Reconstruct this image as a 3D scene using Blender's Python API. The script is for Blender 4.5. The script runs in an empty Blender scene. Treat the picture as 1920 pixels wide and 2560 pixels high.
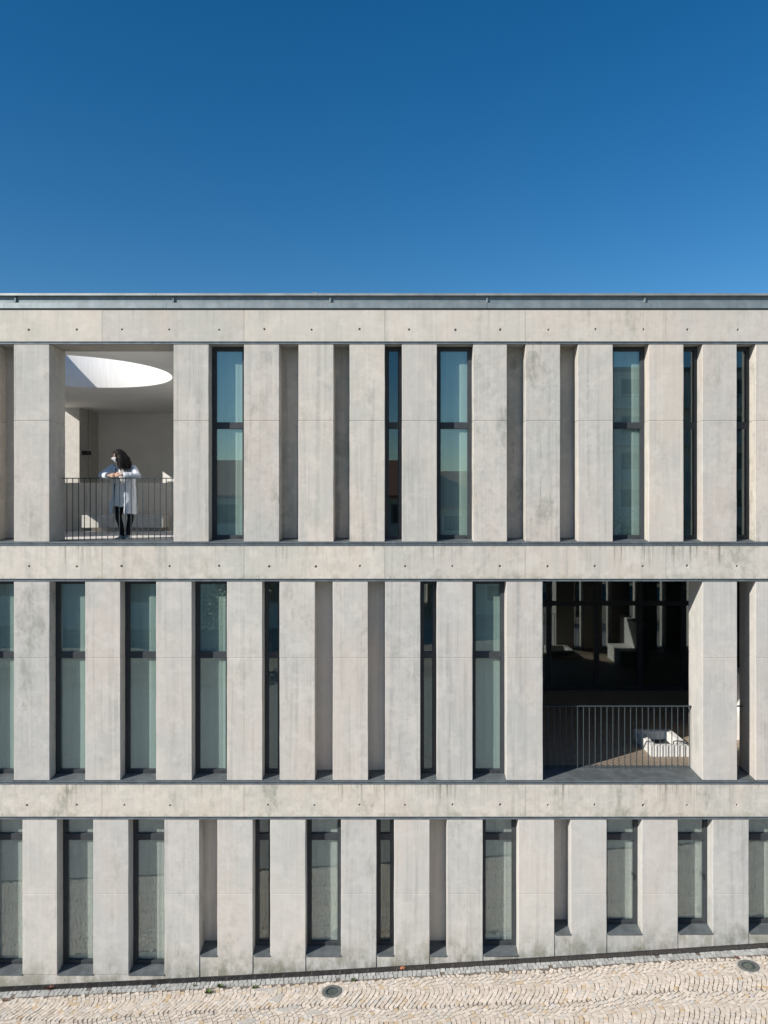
import bpy, bmesh, math, random
import numpy as np
from mathutils import Vector, Matrix, noise as mnoise

random.seed(7)
rng = np.random.default_rng(11)
scene = bpy.context.scene
col = scene.collection
R = math.radians

# ------------------------------------------------------------------ camera, world, sun, exposure
EYE, DIST, PPM = 8.5, 13.5, 141.0           # eye height, distance to the facade, photo pixels per metre on the facade
CX, CY = 990.0, 1265.0
cam_d = bpy.data.cameras.new('camera')
cam = bpy.data.objects.new('camera', cam_d)
col.objects.link(cam)
cam.location = (0, -DIST, EYE)
cam.rotation_euler = (R(90), 0, 0)
cam_d.sensor_width = 36
cam_d.lens = 36 * PPM * DIST / 2560
cam_d.shift_x = (960 - CX) / 2560
cam_d.shift_y = (CY - 1280) / 2560
cam_d.clip_end = 3000
scene.camera = cam

SUN_DIR = Vector((1.42, 1.0, -1.0)).normalized()      # the way the light travels
SUN_EL = math.asin(-SUN_DIR.z)
world = bpy.data.worlds.new('World')
scene.world = world
world.use_nodes = True
wn, wl = world.node_tree.nodes, world.node_tree.links
wn.clear()
sky = wn.new('ShaderNodeTexSky')
sky.sky_type = 'NISHITA'
sky.sun_disc = False
sky.sun_elevation = SUN_EL
sky.sun_rotation = math.atan2(-SUN_DIR.x, -SUN_DIR.y)
sky.altitude = 200
sky.air_density = 1.0
sky.dust_density = 0.15
sky.ozone_density = 2.2
hs = wn.new('ShaderNodeHueSaturation')
hs.inputs['Saturation'].default_value = 1.41
hs.inputs['Value'].default_value = 1.0
bg = wn.new('ShaderNodeBackground')
bg.inputs['Strength'].default_value = 0.079
wo = wn.new('ShaderNodeOutputWorld')
wl.new(sky.outputs[0], hs.inputs['Color'])
wl.new(hs.outputs[0], bg.inputs['Color'])
wl.new(bg.outputs[0], wo.inputs[0])

sun_d = bpy.data.lights.new('sun', 'SUN')
sun_d.energy = 4.6
sun_d.angle = R(0.53)
sun_d.color = (1.0, 0.945, 0.87)
sun = bpy.data.objects.new('sun', sun_d)
col.objects.link(sun)
sun.location = (-20, -15, 30)
sun.rotation_euler = SUN_DIR.to_track_quat('-Z', 'Y').to_euler()

vs = scene.view_settings
vs.view_transform = 'Standard'
vs.look = 'None'
vs.exposure = 0.44
vs.gamma = 1.0
vs.use_curve_mapping = False
scene.render.engine = 'CYCLES'
scene.cycles.max_bounces = 8
scene.cycles.diffuse_bounces = 4
scene.cycles.glossy_bounces = 4
scene.cycles.transparent_max_bounces = 16
scene.cycles.use_denoising = True
scene.cycles.sample_clamp_indirect = 6

# ------------------------------------------------------------------ helpers
def fx(px): return (px - CX) / PPM
def fz(py): return EYE + (CY - py) / PPM

ORG = {}
def empty(name, loc=(0, 0, 0), parent=None):
    o = bpy.data.objects.new(name, None)
    col.objects.link(o)
    loc = Vector(loc)
    o.location = loc
    if parent:
        o.parent = parent
        o.location = loc - ORG[parent.name]
    ORG[o.name] = loc
    return o

def tag(o, label=None, cat=None, group=None, kind=None):
    if label: o['label'] = label
    if cat: o['category'] = cat
    if group: o['group'] = group
    if kind: o['kind'] = kind
    return o

def mk(name, verts, faces, mat, parent=None, origin=None, smooth=False, bevel=0.0, seg=1):
    """One mesh object from world-space vertices; its origin sits at the middle of its base."""
    v = np.asarray(verts, dtype=float)
    if origin is None:
        lo, hi = v.min(0), v.max(0)
        origin = ((lo[0] + hi[0]) / 2, (lo[1] + hi[1]) / 2, lo[2])
    origin = Vector(origin)
    me = bpy.data.meshes.new(name)
    me.from_pydata((v - np.array(origin)).tolist(), [], [list(f) for f in faces])
    if bevel:
        bm = bmesh.new(); bm.from_mesh(me)
        bmesh.ops.remove_doubles(bm, verts=bm.verts, dist=1e-6)
        bmesh.ops.bevel(bm, geom=[e for e in bm.edges if e.is_manifold and e.calc_face_angle(0) > 0.5], offset=bevel, segments=seg, affect='EDGES', clamp_overlap=True)
        bm.to_mesh(me); bm.free()
    me.update()
    if smooth:
        me.polygons.foreach_set('use_smooth', [True] * len(me.polygons))
    o = bpy.data.objects.new(name, me)
    if mat: me.materials.append(mat)
    col.objects.link(o)
    o.location = origin
    if parent:
        o.parent = parent
        o.location = origin - ORG[parent.name]
    ORG[o.name] = origin
    return o

BOXF = [(0, 3, 2, 1), (4, 5, 6, 7), (0, 1, 5, 4), (1, 2, 6, 5), (2, 3, 7, 6), (3, 0, 4, 7)]
def boxv(x0, x1, y0, y1, z0, z1):
    return [(x0, y0, z0), (x1, y0, z0), (x1, y1, z0), (x0, y1, z0), (x0, y0, z1), (x1, y0, z1), (x1, y1, z1), (x0, y1, z1)]

class MB:
    def __init__(s): s.v, s.f = [], []
    def add(s, v, f):
        n = len(s.v); s.v += [tuple(p) for p in v]; s.f += [tuple(i + n for i in q) for q in f]; return s
    def box(s, x0, x1, y0, y1, z0, z1): return s.add(boxv(x0, x1, y0, y1, z0, z1), BOXF)
    def prism(s, pts, x0, x1):
        """profile pts in (y,z), extruded along x"""
        n = len(pts)
        v = [(x0, y, z) for y, z in pts] + [(x1, y, z) for y, z in pts]
        f = [tuple(range(n)), tuple(range(2 * n - 1, n - 1, -1))] + [(i, n + i, n + (i + 1) % n, (i + 1) % n) for i in range(n)]
        return s.add(v, f)
    def tube(s, path, radii, n=8, cap=True, sx=1.0):
        path = [Vector(p) for p in path]
        base = len(s.v)
        t0 = (path[1] - path[0]).normalized()
        u = t0.orthogonal().normalized()
        for i, p in enumerate(path):
            t = (path[min(i + 1, len(path) - 1)] - path[max(i - 1, 0)]).normalized()
            u = (u - t * u.dot(t)).normalized()
            w = t.cross(u)
            r = radii[i] if hasattr(radii, '__len__') else radii
            for k in range(n):
                a = 2 * math.pi * k / n
                s.v.append(tuple(p + u * (r * math.cos(a)) + w * (r * sx * math.sin(a))))
        for i in range(len(path) - 1):
            for k in range(n):
                a, b = base + i * n + k, base + i * n + (k + 1) % n
                s.f.append((a, b, b + n, a + n))
        if cap:
            s.f.append(tuple(base + k for k in range(n))[::-1])
            s.f.append(tuple(base + (len(path) - 1) * n + k for k in range(n)))
        return s
    def lathe(s, cx, cy, prof, n=24, sy=1.0):
        """prof: list of (radius, z)"""
        base = len(s.v)
        for r, z in prof:
            for k in range(n):
                a = 2 * math.pi * k / n
                s.v.append((cx + r * math.cos(a), cy + r * sy * math.sin(a), z))
        for i in range(len(prof) - 1):
            for k in range(n):
                a, b = base + i * n + k, base + i * n + (k + 1) % n
                s.f.append((a, b, b + n, a + n))
        return s
    def build(s, name, mat, parent=None, **k): return mk(name, s.v, s.f, mat, parent, **k)

def box(name, x0, x1, y0, y1, z0, z1, mat, parent=None, **k):
    return mk(name, boxv(x0, x1, y0, y1, z0, z1), BOXF, mat, parent, **k)

# ------------------------------------------------------------------ materials
def newmat(name):
    m = bpy.data.materials.new(name); m.use_nodes = True
    nt = m.node_tree
    return m, nt, nt.nodes, nt.links, nt.nodes['Principled BSDF']

class NB:
    """small node builder"""
    def __init__(s, nt): s.nt, s.n, s.l = nt, nt.nodes, nt.links
    def link(s, a, b): s.l.new(a, b)
    def pos(s): return s.n.new('ShaderNodeNewGeometry').outputs['Position']
    def obj(s): return s.n.new('ShaderNodeTexCoord').outputs['Object']
    def sep(s, v):
        o = s.n.new('ShaderNodeSeparateXYZ'); s.link(v, o.inputs[0]); return o.outputs
    def map(s, v, scale, loc=(0, 0, 0)):
        o = s.n.new('ShaderNodeMapping'); s.link(v, o.inputs[0])
        o.inputs['Scale'].default_value = scale; o.inputs['Location'].default_value = loc; return o.outputs[0]
    def noise(s, v, scale, detail=4, rough=.55, dist=0):
        o = s.n.new('ShaderNodeTexNoise'); s.link(v, o.inputs['Vector'])
        o.inputs['Scale'].default_value = scale; o.inputs['Detail'].default_value = detail
        o.inputs['Roughness'].default_value = rough; o.inputs['Distortion'].default_value = dist
        return o.outputs['Fac']
    def voro(s, v, scale, feat='F1', out='Distance'):
        o = s.n.new('ShaderNodeTexVoronoi'); o.feature = feat; s.link(v, o.inputs['Vector'])
        o.inputs['Scale'].default_value = scale; return o.outputs[out]
    def rng(s, v, a, b, c=0., d=1.):
        o = s.n.new('ShaderNodeMapRange'); o.interpolation_type = 'SMOOTHSTEP'
        s._in(v, o.inputs[0])
        for i, x in enumerate((a, b, c, d)): o.inputs[i + 1].default_value = x
        return o.outputs[0]
    def _in(s, v, sock):
        if isinstance(v, (int, float)): sock.default_value = v
        else: s.link(v, sock)
    def math(s, op, a, b=0.):
        o = s.n.new('ShaderNodeMath'); o.operation = op
        s._in(a, o.inputs[0]); s._in(b, o.inputs[1]); return o.outputs[0]
    def mix(s, f, a, b, mode='MIX'):
        o = s.n.new('ShaderNodeMix'); o.data_type = 'RGBA'; o.blend_type = mode
        s._in(f, o.inputs['Factor'])
        for sock, v in ((o.inputs[6], a), (o.inputs[7], b)):
            if isinstance(v, tuple): sock.default_value = (*v, 1)
            else: s.link(v, sock)
        return o.outputs[2]
    def bump(s, h, strength, dist=.01):
        o = s.n.new('ShaderNodeBump'); s.link(h, o.inputs['Height'])
        o.inputs['Strength'].default_value = strength; o.inputs['Distance'].default_value = dist; return o.outputs[0]
    def rand(s): return s.n.new('ShaderNodeObjectInfo').outputs['Random']
    def attr(s, name):
        o = s.n.new('ShaderNodeAttribute'); o.attribute_name = name; return o.outputs

def concrete(name, tone=(.513, .482, .440), tone2=(.455, .45, .42), stain=None, streak=.5, drip=0., foot=0., blot=.5):
    m, nt, n, l, p = newmat(name)
    b = NB(nt)
    P = b.pos(); O = b.obj(); r = b.rand()
    r2 = b.math('FRACT', b.math('MULTIPLY', r, 17.31)); r3 = b.math('FRACT', b.math('MULTIPLY', r, 41.7))
    kb_ = b.rng(r2, 0., 1., .35, 1.5); ks_ = b.rng(r3, 0., 1., .3, 1.5)
    big = b.noise(P, .55, 3, .5)
    c = b.mix(b.rng(big, .38, .64), tone, tone2)
    pink = b.noise(b.map(P, (1, 1, .45), (7, 3, 1)), .9, 3, .6)
    c = b.mix(b.math('MULTIPLY', b.rng(pink, .48, .64), .6), c, tuple(min(1, x * k) for x, k in zip(tone, (1.06, .99, .95))))
    # vertical streaks left by the formwork and the rain
    s1 = b.noise(b.map(P, (9, 9, .32)), 1.0, 5, .62, .25)
    c = b.mix(b.math('MULTIPLY', b.math('MULTIPLY', b.rng(s1, .48, .70), ks_), streak), c, tuple(x * .72 for x in tone2))
    s2 = b.noise(b.map(P, (26, 26, .5), (3, 0, 5)), 1.0, 4, .6)
    c = b.mix(b.math('MULTIPLY', b.rng(s2, .46, .72), streak * .6), c, tuple(min(1, x * 1.22) for x in tone))
    # mottling
    f = b.noise(P, 7.5, 8, .68)
    c = b.mix(b.math('MULTIPLY', b.math('MULTIPLY', b.rng(f, .46, .68), kb_), blot * .5), c, tuple(x * .74 for x in tone2))
    g = b.noise(b.map(P, (1, 1, 1), (11, 4, 9)), 3.4, 7, .7)
    c = b.mix(b.math('MULTIPLY', b.rng(g, .48, .64), blot * .75), c, tuple(min(1, x * 1.17) for x in tone))
    # rough dark patches with ragged outline
    d = b.noise(b.map(P, (1, 1, .55), (2, 9, 4)), 1.9, 9, .72)
    c = b.mix(b.math('MULTIPLY', b.math('MULTIPLY', b.rng(d, .53, .68), kb_), blot * .75), c, (tone2[0] * .55, tone2[1] * .57, tone2[2] * .52))
    # rare sharp run marks
    q = b.noise(b.map(P, (13, 13, .16), (4, 8, 2)), 1.0, 5, .7)
    qm = b.math('MULTIPLY', b.rng(q, .60, .70), b.rng(b.noise(b.map(P, (1, 1, .8), (6, 1, 2)), 1.6, 6, .7), .46, .62))
    c = b.mix(b.math('MULTIPLY', b.math('MULTIPLY', qm, ks_), .32 + blot * .5), c, (tone2[0] * .48, tone2[1] * .49, tone2[2] * .43))
    # small pits
    v = b.voro(b.map(P, (1, 1, 1)), 34)
    pit = b.math('MULTIPLY', b.rng(v, .12, .05), b.rng(b.noise(P, 5, 3), .52, .62))
    c = b.mix(b.math('MULTIPLY', pit, .45), c, (.10, .095, .085))
    if drip:
        oz = b.sep(O)[2]
        run = b.noise(b.map(P, (17, 17, .22), (1, 2, 3)), 1.0, 4, .65)
        where = b.noise(b.map(P, (1, 1, .1), (5, 5, 5)), 1.1, 3, .6)
        top = b.rng(oz, .60 - .50, .60, 0, 1)
        k = b.math('MULTIPLY', b.math('MULTIPLY', b.rng(run, .50, .66), b.rng(where, .47, .60)), top)
        c = b.mix(b.math('MULTIPLY', k, drip), c, (.155, .145, .11))
        run2 = b.noise(b.map(P, (22, 22, .3), (9, 1, 7)), 1.0, 4, .65)
        k2 = b.math('MULTIPLY', b.math('MULTIPLY', b.rng(run2, .50, .66), b.rng(b.noise(b.map(P, (1, 1, .3), (2, 7, 1)), 2.3, 4, .65), .42, .62)), b.rng(b.math('ADD', oz, b.math('MULTIPLY', b.noise(P, 4.0, 3), .2)), .60 - .12, .72, 0, 1))
        c = b.mix(b.math('MULTIPLY', k2, drip * .8), c, (.20, .185, .14))
        low = b.math('MULTIPLY', b.rng(oz, .12, 0, 0, 1), b.rng(b.noise(P, 6, 5, .7), .45, .62))
        c = b.mix(b.math('MULTIPLY', low, drip * .55), c, (.27, .26, .18))
    if foot:
        geo = b.sep(P)
        gz = b.math('SUBTRACT', geo[2], b.math('MULTIPLY', geo[0], .057))
        h = b.math('ADD', gz, b.math('MULTIPLY', b.math('SUBTRACT', b.noise(P, 2.2, 6, .65), .5), 1.1))
        k = b.math('MULTIPLY', b.rng(h, 1.05, .15, 0, 1), b.rng(b.noise(b.map(P, (1, 1, .6), (3, 3, 3)), 4.5, 7, .7), .38, .62))
        c = b.mix(b.math('MULTIPLY', k, foot), c, (.20, .20, .155))
    # piece-to-piece difference
    c = b.mix(1.0, c, b.mix(r, (.93, .935, .935), (1.06, 1.04, 1.005)), 'MULTIPLY')
    l.new(c, p.inputs['Base Color'])
    p.inputs['Roughness'].default_value = .86
    p.inputs['Specular IOR Level'].default_value = .25
    hgt = b.math('ADD', b.math('MULTIPLY', f, .6), b.math('ADD', b.math('MULTIPLY', b.noise(P, 60, 4, .6), .25), b.math('MULTIPLY', b.noise(b.map(P, (.6, .6, 3.0)), 3.2, 3), 1.1)))
    hgt = b.math('SUBTRACT', hgt, b.math('MULTIPLY', pit, .6))
    l.new(b.bump(hgt, .33, .012), p.inputs['Normal'])
    return m

def simple(name, colr, rough=.6, metal=0., var=.15, scale=6, bump=0., spec=.5, stretch=(1, 1, 1)):
    m, nt, n, l, p = newmat(name)
    b = NB(nt); P = b.pos()
    f = b.noise(b.map(P, stretch), scale, 6, .65)
    c = b.mix(b.rng(f, .35, .68), tuple(x * (1 - var) for x in colr), tuple(min(1, x * (1 + var)) for x in colr))
    l.new(c, p.inputs['Base Color'])
    l.new(b.rng(b.noise(P, scale * 2.3, 4), .3, .7, rough - .07, min(1, rough + .07)), p.inputs['Roughness'])
    p.inputs['Metallic'].default_value = metal
    p.inputs['Specular IOR Level'].default_value = spec
    if bump: l.new(b.bump(f, bump, .01), p.inputs['Normal'])
    return m

def glass(name, tint=(.60, .76, .73), refl=.11, edge=.7):
    m = bpy.data.materials.new(name); m.use_nodes = True
    nt = m.node_tree; nt.nodes.clear(); b = NB(nt)
    lw = nt.nodes.new('ShaderNodeLayerWeight'); lw.inputs[0].default_value = .5
    fac = b.math('ADD', refl, b.math('MULTIPLY', b.math('POWER', lw.outputs['Facing'], 4.), edge))
    t = nt.nodes.new('ShaderNodeBsdfTransparent'); t.inputs[0].default_value = (*tint, 1)
    g = nt.nodes.new('ShaderNodeBsdfGlossy'); g.inputs['Roughness'].default_value = .0
    g.inputs[0].default_value = (.93, 1, .98, 1)
    bmp = b.bump(b.noise(b.pos(), 1.1, 1), .005, .05)
    nt.links.new(bmp, g.inputs['Normal'])
    mx = nt.nodes.new('ShaderNodeMixShader'); b._in(fac, mx.inputs[0])
    nt.links.new(t.outputs[0], mx.inputs[1]); nt.links.new(g.outputs[0], mx.inputs[2])
    o = nt.nodes.new('ShaderNodeOutputMaterial'); nt.links.new(mx.outputs[0], o.inputs[0])
    return m

M = {}
M['pillar'] = concrete('pillar_concrete', streak=.6, blot=.65)
M['pillar_mid'] = concrete('middle_pillar_concrete', tone=(.495, .475, .445), tone2=(.445, .443, .422), streak=.6, blot=.6)
M['base'] = concrete('base_concrete', tone=(.495, .483, .458), tone2=(.45, .449, .432), streak=.45, foot=.95)
M['band'] = concrete('band_concrete', tone=(.535, .503, .454), tone2=(.47, .465, .425), streak=.4, drip=.9, blot=.75)
M['band_top'] = concrete('top_band_concrete', tone=(.545, .512, .465), tone2=(.49, .475, .43), streak=.3, drip=.2)
M['panel'] = concrete('panel_concrete', tone=(.50, .475, .43), tone2=(.41, .405, .375), streak=.8, blot=.7)
M['panel_low'] = concrete('clean_bounce_panel_concrete', tone=(.66, .62, .56), tone2=(.57, .55, .51), streak=.4, blot=.3)  # cleaner than the top panels, and paler to carry ground bounce in its colour
M['core'] = concrete('slab_concrete', tone=(.40, .38, .34), tone2=(.34, .335, .31), streak=.2)
M['inner'] = concrete('courtyard_concrete', tone=(.62, .58, .52), tone2=(.54, .52, .475), streak=.4, blot=.6)
M['paving'] = simple('loggia_paving', (.60, .575, .54), .85, var=.08, scale=5, spec=.2)
M['white'] = simple('white_render', (.82, .81, .78), .85, var=.03, scale=2, spec=.2)
M['bench'] = simple('pale_bench_concrete', (.55, .53, .49), .85, var=.07, scale=9, spec=.2, bump=.1)
M['zinc'] = simple('zinc_sheet', (.225, .262, .27), .5, .35, var=.13, scale=2.2, stretch=(2.5, 2, 1.2))
M['coping'] = simple('coping_metal', (.27, .29, .285), .5, .35, var=.14, scale=3)
M['strip'] = simple('metal_strip_paint', (.15, .18, .20), .45, .3, var=.2, scale=5)
M['sill'] = simple('sill_metal', (.105, .118, .123), .55, 0., var=.2, scale=5, bump=.05, spec=.35)
M['frame'] = simple('anthracite_frame', (.044, .05, .055), .5, 0., var=.1, scale=4, spec=.3)
M['rail'] = simple('railing_paint', (.045, .06, .065), .5, 0., var=.15, scale=20, spec=.25)
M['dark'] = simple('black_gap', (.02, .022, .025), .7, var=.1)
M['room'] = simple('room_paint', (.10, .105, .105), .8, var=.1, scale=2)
M['blind'] = simple('roller_blind_cloth', (.48, .495, .475), .85, var=.05, scale=2.0, stretch=(6, 1, .4), spec=.1)
M['glass'] = glass('window_glass', tint=(.855, .922, .905), refl=.13)
M['glass_low'] = glass('ground_floor_glass', tint=(.885, .912, .90), refl=.115)
M['glassd'] = glass('clear_window_glass', tint=(.55, .68, .70), refl=.11)
M['glassw'] = glass('curtain_wall_glass', tint=(.45, .5, .5), refl=.14)

# ------------------------------------------------------------------ ground
_gx = np.array([-60., fx(-400), fx(0), fx(640), fx(1280), fx(1920), fx(2320), 60.])
_gy = np.array([2467 + 18 + 30, 2467 + 18, 2467, 2437, 2398, 2357, 2331, 2290.])
_gzv = EYE + (CY - _gy) / PPM
_xs = np.linspace(-60, 60, 481)
_zs = np.interp(_xs, _gx, _gzv)
_k = np.ones(25) / 25
_zs = np.convolve(np.pad(_zs, 12, mode='edge'), _k, mode='valid')
def zg(x): return np.interp(x, _xs, _zs)

def sheet(name, x0, x1, y0, y1, dz, mat, parent=None, nx=96, ny=1):
    xs = np.linspace(x0, x1, nx + 1); ys = np.linspace(y0, y1, ny + 1)
    v = [(x, y, float(zg(x)) + dz) for y in ys for x in xs]
    w = nx + 1
    f = [(j * w + i, j * w + i + 1, (j + 1) * w + i + 1, (j + 1) * w + i) for j in range(ny) for i in range(nx)]
    return mk(name, v, f, mat, parent, origin=(0, (y0 + y1) / 2, float(zg(0)) + dz))

asphalt = simple('road_surface', (.29, .28, .26), .9, var=.25, scale=9, bump=.3, spec=.2)
earth = simple('dry_ground', (.27, .25, .21), .95, var=.25, scale=.4, spec=.1)
bed = simple('joint_sand', (.17, .145, .12), .95, var=.35, scale=40, bump=.3, spec=.1)
xs = [-1200, -60, *np.linspace(-59, 59, 60), 60, 1200]
gv = [(x, y, float(zg(max(-60, min(60, x)))) - .08) for y in (-1200, -40, 1200) for x in xs]
w = len(xs)
gf = [(j * w + i, j * w + i + 1, (j + 1) * w + i + 1, (j + 1) * w + i) for j in range(2) for i in range(w - 1)]
tag(mk('ground', gv, gf, earth, origin=(0, 0, 0)), kind='structure')
tag(sheet('road', -58, 58, -22, -3.55, -.02, asphalt), kind='structure')
kerbm = simple('kerb_stone', (.25, .245, .23), .85, var=.15, scale=8, bump=.15)
kv, kf = [], []
kb = MB()
for i in range(60):
    x = -30 + i
    z0, z1 = float(zg(x)), float(zg(x + .99))
    kb.add([(x, -3.55, z0 - .3), (x + .99, -3.55, z1 - .3), (x + .99, -3.38, z1 - .3), (x, -3.38, z0 - .3),
            (x, -3.55, z0 + .03), (x + .99, -3.55, z1 + .03), (x + .99, -3.38, z1 + .03), (x, -3.38, z0 + .03)], BOXF)
tag(kb.build('kerb', kerbm), kind='structure')
pave = sheet('pavement', -30, 30, -3.38, .3, -.004, bed)
tag(pave, kind='structure')

# cobbles: limestone setts laid in arcs, joined except for the nearest in view
def cobble_mat():
    m, nt, n, l, p = newmat('limestone_setts')
    b = NB(nt); P = b.pos()
    t = b.attr('tone')[2]; h = b.attr('hue')[2]
    c = b.mix(t, (.51, .44, .36), (.69, .61, .52))
    c = b.mix(b.rng(h, .91, 1.0), c, (.54, .41, .26))
    c = b.mix(b.math('MULTIPLY', b.rng(h, .16, .02), .6), c, (.50, .50, .48))
    f = b.noise(P, 46, 6, .7)
    c = b.mix(b.math('MULTIPLY', b.rng(f, .48, .72), .38), c, (.36, .31, .26))
    d = b.noise(P, 1.3, 5, .6)
    c = b.mix(b.math('MULTIPLY', b.rng(d, .52, .7), .22), c, (.40, .36, .31))
    l.new(c, p.inputs['Base Color'])
    p.inputs['Roughness'].default_value = .8
    p.inputs['Specular IOR Level'].default_value = .3
    l.new(b.bump(f, .45, .008), p.inputs['Normal'])
    return m
def sett_mat():
    m, nt, n, l, p = newmat('granite_setts')
    b = NB(nt); P = b.pos()
    t = b.attr('tone')[2]
    c = b.mix(t, (.31, .315, .30), (.52, .515, .485))
    f = b.noise(P, 60, 5, .7)
    c = b.mix(b.math('MULTIPLY', b.rng(f, .45, .7), .4), c, (.20, .205, .20))
    l.new(c, p.inputs['Base Color'])
    p.inputs['Roughness'].default_value = .8
    l.new(b.bump(f, .4, .006), p.inputs['Normal'])
    return m
COB, SETT = cobble_mat(), sett_mat()
STF = [(4, 5, 6, 7), (0, 1, 5, 4), (1, 2, 6, 5), (2, 3, 7, 6), (3, 0, 4, 7)]
LAMPS = [(-1.08, -.61), (5.97, -.62)]

def stone_block(q, h, tilt):
    """q: 4 corner (x,y) anticlockwise -> 8 verts"""
    c = q.mean(0)
    top = c + (q - c) * .95
    v = []
    for k in range(4): v.append((q[k, 0], q[k, 1], float(zg(q[k, 0])) - .02))
    for k in range(4): v.append((top[k, 0], top[k, 1], float(zg(top[k, 0])) + h + tilt[k]))
    return v

stones = []
W = .80; S = .076
ARC = R(40)
RAD = (W / 2) / math.sin(ARC)
nst = 11
def arc_x(x, y):
    """sideways run of a stone row: bows repeated along the depth of the pavement"""
    ph = (y + 1.07 + .035 * x) / W - .5
    ph += .10 * math.sin(x * .9) + .05 * math.sin(x * 2.3 + 1)
    ph -= round(ph)
    return -.175 * (.62 * (2 * ph) ** 2 + .38 * (.5 - .5 * math.cos(2 * math.pi * ph)))
for u in range(int(-11.4 / S), int(11.4 / S)):
    y = -.325 - rng.uniform(0, .07)
    w0 = rng.normal(0, .04)
    while y > -3.34:
        L_ = max(.055, rng.normal(.079, .011))
        w1 = rng.normal(0, .045)
        q = []
        for du, yy, wv in ((-.5, y - L_, w1), (.5, y - L_, w1), (.5, y, w0), (-.5, y, w0)):
            uu = u + du * .945 + wv + rng.normal(0, .03)
            yg = yy + (.0042 if yy < y else -.0042)
            # rows lean: the cross joints stay square to the bow
            slope = (arc_x(u * S, yy + .01) - arc_x(u * S, yy - .01)) / .02
            yq = yg - slope * du * S * .8
            q.append((uu * S + arc_x(u * S, yq) + rng.normal(0, .0018), yq + rng.normal(0, .0022)))
        q = np.array(q)
        w0 = w1; y -= L_
        cx_, cy_ = q.mean(0)
        if cy_ > -.335 or cy_ < -3.33 or abs(cx_) > 11: continue
        if any(math.hypot(cx_ - lx, cy_ - ly) < .198 for lx, ly in LAMPS): continue
        q[:, 1] = np.minimum(q[:, 1], -.315)
        stones.append((q, .0025 + rng.uniform(0, .0035), rng.normal(0, .0011, 4), min(1, max(0, rng.normal(.55, .30))), rng.random()))

def join_stones(name, items, mat, parent):
    v, f, tone, hue = [], [], [], []
    for q, h, tilt, t, hu in items:
        n = len(v); v += stone_block(q, h, tilt)
        f += [tuple(i + n for i in x) for x in STF]
        tone += [t] * 8; hue += [hu] * 8
    o = mk(name, v, f, mat, parent)
    for nm, arr in (('tone', tone), ('hue', hue)):
        at = o.data.attributes.new(nm, 'FLOAT', 'POINT'); at.data.foreach_set('value', arr)
    return o

def seen_px(x, y):
    z = float(zg(x)); d = DIST + y
    return CX + x * PPM * DIST / d, CY + (EYE - z) * PPM * DIST / d
scored = []
for i, s in enumerate(stones):
    cx_, cy_ = s[0].mean(0)
    px, py = seen_px(cx_, cy_)
    if 8 < px < 1912 and py < 2552: scored.append((cy_, i))
scored.sort()
near = set(i for _, i in scored[:300])
join_stones('cobblestone_field', [s for i, s in enumerate(stones) if i not in near], COB, pave)['kind'] = 'stuff'
for i in sorted(near):
    join_stones('cobblestone', [stones[i]], COB, pave)
setts = []
for row in range(2):
    x = -11.0 + .03 * row
    while x < 11:
        wd = rng.uniform(.06, .095)
        y0, y1 = -.155 - row * .085, -.155 - (row + 1) * .085 + .007
        y1 += rng.normal(0, .004)
        q = np.array([(x + .004, y1), (x + wd - .004, y1), (x + wd - .004, y0), (x + .004, y0)]) + rng.normal(0, .003, (4, 2))
        if rng.random() < .97:
            setts.append((q, .003 + rng.uniform(0, .004), rng.normal(0, .002, 4), min(1, max(0, rng.normal(.5, .28))), .5))
        x += wd
join_stones('granite_sett_border', setts, SETT, pave)['kind'] = 'stuff'
mortar = simple('smeared_mortar', (.46, .43, .385), .9, var=.12, scale=14, bump=.2, spec=.15)
def patch(name, cx_, cy_, r, ry, seed, mat, parent, h=.010):
    g = random.Random(seed); n = 26
    ph = [g.uniform(0, 6.28) for _ in range(4)]
    v = []
    for lev in (0, 1):
        for k in range(n):
            a = 2 * math.pi * k / n
            rr = 1 + .22 * math.sin(2 * a + ph[0]) + .18 * math.sin(3 * a + ph[1]) + .15 * math.sin(5 * a + ph[2]) + .1 * math.sin(9 * a + ph[3])
            rr *= (1.0, .86)[lev]
            x, y = cx_ + r * rr * math.cos(a), cy_ + ry * rr * math.sin(a)
            v.append((x, y, float(zg(x)) + (-.005, h)[lev]))
    v.append((cx_, cy_, float(zg(cx_)) + h + .001))
    f = [(k, (k + 1) % n, n + (k + 1) % n, n + k) for k in range(n)] + [(n + k, n + (k + 1) % n, 2 * n) for k in range(n)]
    return mk(name, v, f, mat, parent)
for i, (a, b_, c, d) in enumerate([(-2.0, -.72, .13, .11), (-1.78, -1.02, .16, .09), (-2.42, -1.28, .15, .13), (-1.35, -1.12, .12, .08), (-2.25, -.47, .2, .06), (-2.05, -1.5, .12, .1)]):
    patch('mortar_patch', a, b_, c, d, i, mortar, pave)

for lx, ly in LAMPS:
    v = [(lx + rr * math.cos(a), ly + rr * math.sin(a), float(zg(lx + rr * math.cos(a))) + hz) for rr, hz in ((.235, -.006), (.225, .0022), (.16, .0026)) for a in (2 * math.pi * k / 40 for k in range(40))]
    mk('mortar_ring', v, [(i * 40 + k, i * 40 + (k + 1) % 40, (i + 1) * 40 + (k + 1) % 40, (i + 1) * 40 + k) for i in range(2) for k in range(40)], mortar, pave)

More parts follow.
